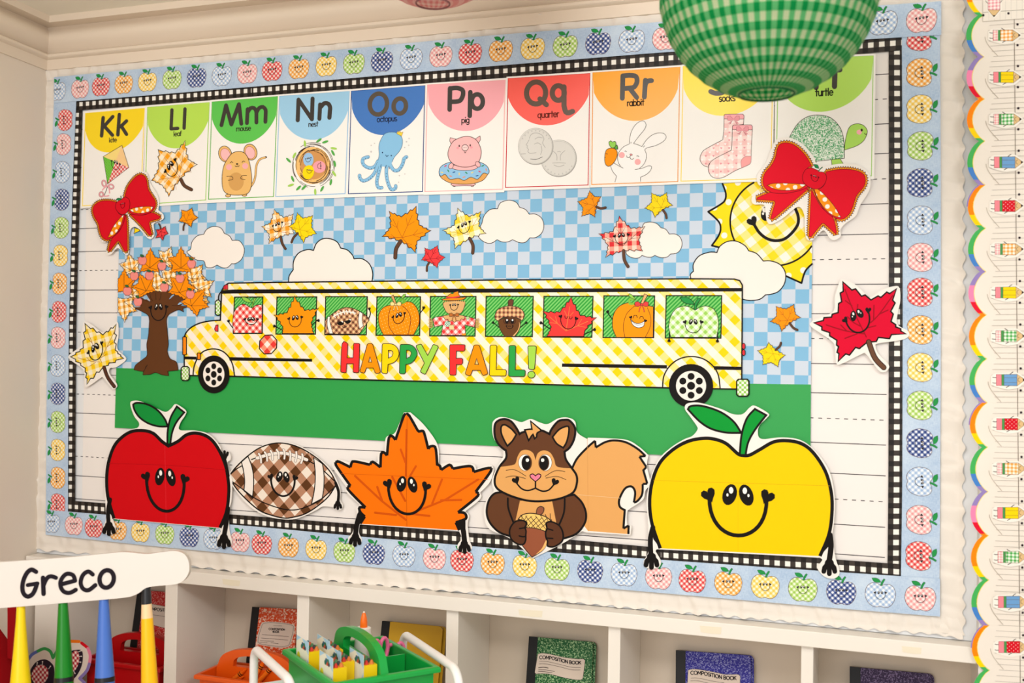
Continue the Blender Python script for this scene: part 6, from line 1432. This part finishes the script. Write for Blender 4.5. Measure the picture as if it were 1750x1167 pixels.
for sx, e, nm in ((1, (hA, hB), 0), (-1, (hC, hD), 0)):
    o0 = wloc(CART)
    def lc(p):
        d = p-o0; return Vector((d.dot(gU), d.dot(gV), d.z))
    a, b = lc(e[0]), lc(e[1]); dirn = (b-a).normalized(); zl = TZ+.03
    pts = [Vector((a.x, a.y, zl))-dirn*.012]
    for i in range(9):
        t_ = math.pi/2*i/8; pts.append(a-dirn*.012+dirn*.03*(1-math.cos(t_))+Vector((0, 0, -.03+.03*math.sin(t_))))
    for i in range(9):
        t_ = math.pi/2*i/8; pts.append(b+dirn*.004-dirn*.04*(1-math.sin(t_))+Vector((0, 0, -.04+.04*math.cos(t_))))
    pts.append(Vector((b.x, b.y, zl))+dirn*.010)
    bm = bmesh.new(); tube(bm, pts, .0092, 14); bmobj('handle', bm, WM, CART, True)

# ================================================================== caddies in the cubbies
RC = W(156, 1121, .0)
caddy('caddy', 'dark red plastic caddy with a slotted handle in the cubby behind the chair', (178, 8, 14), (RC.x, -.022, FL+.0006), 0, .245, .13, .104, .62, None, 'u', .066)
OC = W(339, 1152, -.03)
caddy('caddy', 'bright orange plastic caddy holding crayons in the cubby left of the cart', (246, 96, 14), (OC.x, -.03, FL+.0006), 0, .255, .130, OC.z-FL, .62, None, 'u', .062)
for i, (px, py, r, l) in enumerate(((404, 1155, .5, 'orange crayon lying leftmost in the orange caddy'), (412, 1148, .75, 'orange crayon lying second from the left in the orange caddy'), (450, 1140, 1.1, 'orange crayon standing steeply behind the cart handle in the orange caddy'), (462, 1144, .9, 'orange crayon lying rightmost in the orange caddy'))):
    p = W(px, py, .035); t = thing('crayon', l, 'crayon', p-Vector((.02, 0, .02)))
    d = Vector((math.cos(r), .1, math.sin(r)*.9)).normalized()
    bm = bmesh.new(); tube(bm, [d*-.035, d*.030], .0062, 12); bmobj('crayon_wrapper', bm, mat((248, 118, 24)), t, True)
    bm = bmesh.new(); tube(bm, [d*.030, d*.036, d*.046], [.0056, .0050, .0022], 12); bmobj('crayon_tip', bm, mat((240, 96, 10)), t, True)
    bm = bmesh.new(); tube(bm, [d*.018, d*.0205], .0065, 12); tube(bm, [d*.0235, d*.026], .0065, 12); o = bmobj('black_bands', bm, mat((40, 20, 12)), t, True); o['kind'] = 'stuff'

# ================================================================== ladybird border paper standing in the left cubby, red bag
t = thing('scalloped_paper', 'white scalloped border paper with rainbow edges and gingham ladybirds, behind the crayon spindles', 'paper', W(80, 1200, -.055))
CR['d1'] = (0, 1000, 180/1258)
A = Art(.055, step=3e-5)
lb = W(80, 1300, -.055)
A.slab(S('d1', "-60,1000! 0,950 100,890 160,880 250,905 330,905! 370,840 450,785 530,755 600,790 630,868! 690,770 760,710 830,668 940,668 1030,715 1080,830 1070,930 1040,1020 950,1112! 1010,1167 1030,1300! 1040,4000! -60,4000!"), (228, 212, 198), .0008); A.build('paper_sheet', t)
for q, c in (("-30,975 40,925 100,893 160,882", (228, 130, 160)), ("335,890 380,830 455,785", (96, 110, 178)), ("455,785 530,757 600,790 632,866!", (62, 160, 82)), ("632,866! 690,775", (62, 160, 82)), ("830,668 945,672", (240, 120, 24)), ("975,690 1045,745", (214, 20, 34)), ("1050,755 1078,840 1068,930", (232, 130, 160)), ("1066,940 1035,1022 952,1112! 1010,1165", (140, 120, 180))):
    A.line(Sl('d1', q), 5.2, c); A.build('rainbow_band', t)
LBD = (44, 32, 44)
for d, e, an in (("345,1300! 350,1060 400,950 460,900 540,885 610,925 650,1010 665,1300!", (478, 1068, 98, 122, 18), ((440, 965, 445, 925), (505, 955, 508, 912), (580, 1000, 602, 968), (375, 1085, 352, 1060))),
                 ("760,800 830,785 965,772 990,860 965,990 890,1110 800,1150! 740,1000", (885, 905, 58, 128, 12), ((925, 800, 968, 782), (940, 850, 972, 848), (940, 915, 962, 918), (880, 1020, 895, 1052))),
                 ("-60,1300! -30,1120 30,1045 100,1030 170,1060 210,1300!", (85, 1180, 75, 95, 10), ((70, 1085, 88, 1062), (30, 1110, 15, 1090)))):
    A.fill(S('d1', d), LBD); A.fill(ell('d1', *e), gingham((170, 26, 40), (215, 130, 130), (215, 130, 130), (246, 228, 214), .0105, 45))
    for x0, y0, x1, y1 in an: A.line([pt('d1', x0, y0), pt('d1', x1, y1)], 1, (238, 225, 215)); A.fill(ell('d1', x1, y1, 8, 8, 0, 8), (238, 225, 215))
    A.build('printed_ladybird', t)
rb = Vector((-2.148, -.3, 0))
t = thing('fabric_bag', 'dark red fabric bag with a shoulder strap at the far left, behind the chair', 'bag', rb)
FB = paint('red_fabric', (158, 12, 20), .85, .1)
top = .800
bm = bmesh.new()
for i in range(13):
    z = top*i/12; f = i/12; k = math.sin(math.pi*min(1, .25+.75*f))**.45 if f < 1 else .12
    w = .090*max(.12, k if f < .7 else 1)*(1.0 if f < .7 else math.sqrt(max(.03, 1-((f-.7)/.305)**2))); d = .070*max(.25, k if f < .7 else math.sqrt(max(.05, 1-((f-.7)/.305)**2)))
    R_ = [bm.verts.new((w*math.copysign(abs(math.cos(a))**.7, math.cos(a))*(1+.03*math.sin(5*a+i)), d*math.copysign(abs(math.sin(a))**.7, math.sin(a))*(1+.05*math.sin(3*a+i*.7)), z+.002)) for a in [2*math.pi*j/24 for j in range(24)]]
    if i:
        for j in range(24): bm.faces.new((prev[j], prev[(j+1) % 24], R_[(j+1) % 24], R_[j]))
    else: bm.faces.new(R_[::-1])
    prev = R_
bm.faces.new(prev); bmobj('bag_body', bm, FB, t, True)
bm = bmesh.new(); q0, q1 = W(21, 1085, -.3)-rb, W(20, 1020, -.3)-rb
sw_ = .0125
for dx, dy in ((0, 0),):
    V_ = [bm.verts.new(Vector((q.x+s*sw_, q.y+e*.002, q.z))) for q in (q0-Vector((0, 0, .06)), (q0+q1)/2, q1, q1+Vector((-.05, .0, .05))) for s, e in ((-1, -1), (1, -1), (1, 1), (-1, 1))]
    for k in range(3):
        for j in range(4): bm.faces.new((V_[4*k+j], V_[4*k+(j+1) % 4], V_[4*k+4+(j+1) % 4], V_[4*k+4+j]))
    bm.faces.new(V_[:4]); bm.faces.new(V_[-4:])
bmobj('strap', bm, FB, t)

# ================================================================== crayon chair with the name rail
ZC = 2.15; pc = CAM+ray(150, 1000)*ZC
cn = Vector((-F.x, -F.y, .10)).normalized(); cn = (cn+RX*.10).normalized()
CH = thing('chair', 'white wooden chair with crayon and pencil spindles and the name on its top rail', 'chair', (pc.x-.12, pc.y, 0)); c0 = wloc(CH)
def cp(x, y, d=0): return onplane(x, y, pc+cn*d, cn)
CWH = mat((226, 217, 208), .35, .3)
rail = S('px', "-210,1003! -210,968! -120,966 0,960.5 120,952 190,945 215,943.5 250,946.5 275,943.5 300,941.5 316,948 323,963 321,982 305,997 270,1001 250,1004.5 232,1016 205,1022 100,1031 0,1039 -120,1046 -210,1050!")
bm = bmesh.new(); f = [bm.verts.new(cp(x, y)-c0) for x, y in rail]; b = [bm.verts.new(cp(x, y)-cn*.024-c0) for x, y in rail]; k = len(f)
fa = bm.faces.new(f); bm.faces.new(b[::-1])
for i in range(k): bm.faces.new((f[i], b[i], b[(i+1) % k], f[(i+1) % k]))
bmesh.ops.bevel(bm, geom=[e for e in bm.edges if len(e.link_faces) == 2 and any(len(q.verts) > 8 for q in e.link_faces)], offset=.005, segments=3, affect='EDGES')
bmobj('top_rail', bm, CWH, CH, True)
A = Art(.0006, p0=pc, n=cn, step=4e-5); LK = (30, 22, 30)
for q, w in (("245,410! 215,395 185,415 160,465 152,520 162,560 190,578 222,560 242,520 250,490!", 7.6), ("188,500! 255,489!", 6.8), ("292,450! 296,560!", 7.8), ("296,500! 318,455 345,440 380,450!", 7.2), ("415,495! 510,470! 495,432 450,425 415,465 412,510 435,545 475,552 515,532!", 7.2), ("630,428! 600,408 565,430 548,480 562,522 600,535 648,500!", 7.2)):
    A.line(Sl('S', q), w, LK)
A.line(ell('S', 725, 458, 48, 60, 12, 28), 7.6, LK, True); A.build('name_lettering', CH)
kx = ZC/FPX
def spindle(nm, segs, lab):
    """segs: (x, y, half width px) runs with one material each"""
    par = None
    for j, (m, q) in enumerate(segs):
        bm = bmesh.new(); tube(bm, [cp(x, y, -.012)-c0 for x, y, r in q], [r*kx for x, y, r in q], 18)
        o = bmobj(nm if j == 0 else 'painted_band', bm, m, CH if j == 0 else par, True)
        if j == 0: par = o; tag(o, lab)
PL = lambda c: mat(c, .35, .4)
def crayon_sp(x0, y0, r0, x1, r1, col, dark, lab):
    spindle('spindle', [(PL(col), [(x0, y0, r0), (x0+.3*(x1-x0), y0+.3*(1155-y0), r0+.3*(r1-r0)), (x1, 1156, r1)]), (PL((22, 20, 24)), [(x1, 1156, r1+.4), (x1, 1164, r1+.8)]), (PL(col), [(x1, 1164, r1+.4), (x1, 1330, r1+2)]), (PL((22, 20, 24)), [(x1, 1330, r1+2.4), (x1, 1340, r1+2.4)]), (PL(col), [(x1, 1340, r1+2), (x1, 1462, r1+1)])], lab)
spindle('spindle', [(PL((246, 212, 4)), [(35.8, 1028, 6.6), (35.5, 1060, 7.8), (35.3, 1110, 11.5), (35, 1167, 16.4), (35, 1210, 18), (35, 1462, 17)])], 'yellow crayon spindle')
crayon_sp(107.8, 1022, 7.0, 109.2, 15.2, (6, 126, 18), 0, 'green crayon spindle'); crayon_sp(177.4, 1015, 7.2, 179, 16, (70, 112, 196), 0, 'blue crayon spindle')
spindle('spindle', [(PL((30, 30, 34)), [(250, 998, 7.2), (250.6, 1032, 8.6)]), (PL((250, 208, 158)), [(250.6, 1032, 8.6), (251.4, 1056, 9.8)]), (PL((253, 190, 4)), [(251.4, 1056, 9.8), (255.6, 1167, 13.8), (258, 1230, 15), (260, 1462, 15)])], 'yellow pencil spindle with a black point')
crayon_sp(-36, 1034, 7.0, -38, 16, (214, 30, 36), 0, 'red crayon spindle'); crayon_sp(-108, 1038, 7.0, -110, 16, (245, 130, 20), 0, 'orange crayon spindle')
spindle('spindle', [(PL((30, 30, 34)), [(-178, 1040, 7.2), (-178.6, 1064, 8.6)]), (PL((250, 208, 158)), [(-178.6, 1064, 8.6), (-179, 1088, 9.8)]), (PL((253, 190, 4)), [(-179, 1088, 9.8), (-182, 1190, 13.8), (-182, 1462, 15)])], 'second yellow pencil spindle')
sA, sB = cp(-200, 1462, -.03), cp(280, 1462, -.03); sx = (sB-sA); sx.z = 0; sl = sx.length; sx.normalize(); sy = Vector((sx.y, -sx.x, 0)); zs = min(sA.z, sB.z)
bm = bmesh.new(); P_ = [Vector((sA.x, sA.y, 0))-sy*.02, Vector((sA.x, sA.y, 0))+sx*sl-sy*.02, Vector((sA.x, sA.y, 0))+sx*(sl-.02)+sy*.40, Vector((sA.x, sA.y, 0))+sx*.02+sy*.40]
lo = [bm.verts.new(Vector((p.x, p.y, zs-.03))-c0) for p in P_]; hi = [bm.verts.new(Vector((p.x, p.y, zs+.004))-c0) for p in P_]
bm.faces.new(lo[::-1]); bm.faces.new(hi)
for i in range(4): bm.faces.new((lo[i], lo[(i+1) % 4], hi[(i+1) % 4], hi[i]))
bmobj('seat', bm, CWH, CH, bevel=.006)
for fx, fy in ((.04, .02), (sl-.04, .02), (.06, .36), (sl-.06, .36)):
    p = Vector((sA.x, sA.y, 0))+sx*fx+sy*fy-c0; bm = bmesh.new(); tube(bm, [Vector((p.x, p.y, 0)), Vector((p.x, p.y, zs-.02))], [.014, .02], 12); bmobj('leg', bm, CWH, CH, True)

# ================================================================== paper lanterns
def lantern(label, px, py, Z, r, c11, c10, c00, nl, dlat, open_deg):
    c = CAM+ray(px, py)*Z; t = thing('paper_lantern', label, 'lantern', c)
    m = gingham(c11, c10, c10, c00, 1.0, 0, (0, 0), uv=True, rough=.8, spec=.1)
    nt = m.node_tree; pb = nt.nodes['Principled BSDF']; tr = N(nt, 'ShaderNodeBsdfTranslucent'); mx = N(nt, 'ShaderNodeMixShader'); mx.inputs[0].default_value = .55
    nt.links.new(pb.inputs['Base Color'].links[0].from_socket, tr.inputs[0]); nt.links.new(pb.outputs[0], mx.inputs[1]); nt.links.new(tr.outputs[0], mx.inputs[2]); nt.links.new(mx.outputs[0], nt.nodes['Material Output'].inputs[0])
    vs, fs, uv = [], [], []; n, k = 72, 96; a0 = math.radians(open_deg)
    for i in range(k+1):
        th = a0+(math.pi-2*a0)*i/k
        rr = r*(1-.007*abs(math.sin(th*180/math.pi/dlat*math.pi/1.0)))
        for j in range(n+1):
            ph = 2*math.pi*j/n; vs.append((rr*math.sin(th)*math.cos(ph), rr*math.sin(th)*math.sin(ph), -rr*math.cos(th))); uv.append((ph/(2*math.pi)*nl, math.degrees(th)/dlat))
    for i in range(k):
        for j in range(n): q = i*(n+1)+j; fs.append((q, q+1, q+n+2, q+n+1))
    me = bpy.data.meshes.new('lantern_shade'); me.from_pydata(vs, [], fs); l = me.uv_layers.new()
    for p in me.polygons:
        p.use_smooth = True
        for li in p.loop_indices: l.data[li].uv = uv[me.loops[li].vertex_index]
    me.materials.append(m); link('lantern_shade', me, t)
    ro = r*math.sin(a0); zo = -r*math.cos(a0)
    for s in (1, -1):
        bm = bmesh.new(); tube(bm, [(ro*math.cos(a), ro*math.sin(a), zo*s) for a in [2*math.pi*i/36 for i in range(37)]], .0018, 6, False); bmobj('wire_ring', bm, mat(tuple(int(v*.6) for v in c11), .5), t, True)
    bm = bmesh.new(); tube(bm, [(0, 0, -zo-.001), (0, 0, CZ-c.z-.001)], .0012, 6); tube(bm, [(-ro, 0, -zo), (ro, 0, -zo)], .0012, 6); bmobj('hanging_string', bm, mat((235, 230, 222)), t)
lantern('green and cream gingham paper lantern hanging at the top right', 1312, -17, 1.72, 185/1800*1.72, (14, 146, 74), (104, 188, 122), (214, 218, 178), 56, 9.1, 14.5)
lantern('pale pink gingham paper lantern just peeking in at the top edge', 742, -128, 2.05, 138/1800*2.05, (228, 150, 150), (238, 190, 186), (246, 222, 214), 56, 8.4, 12)
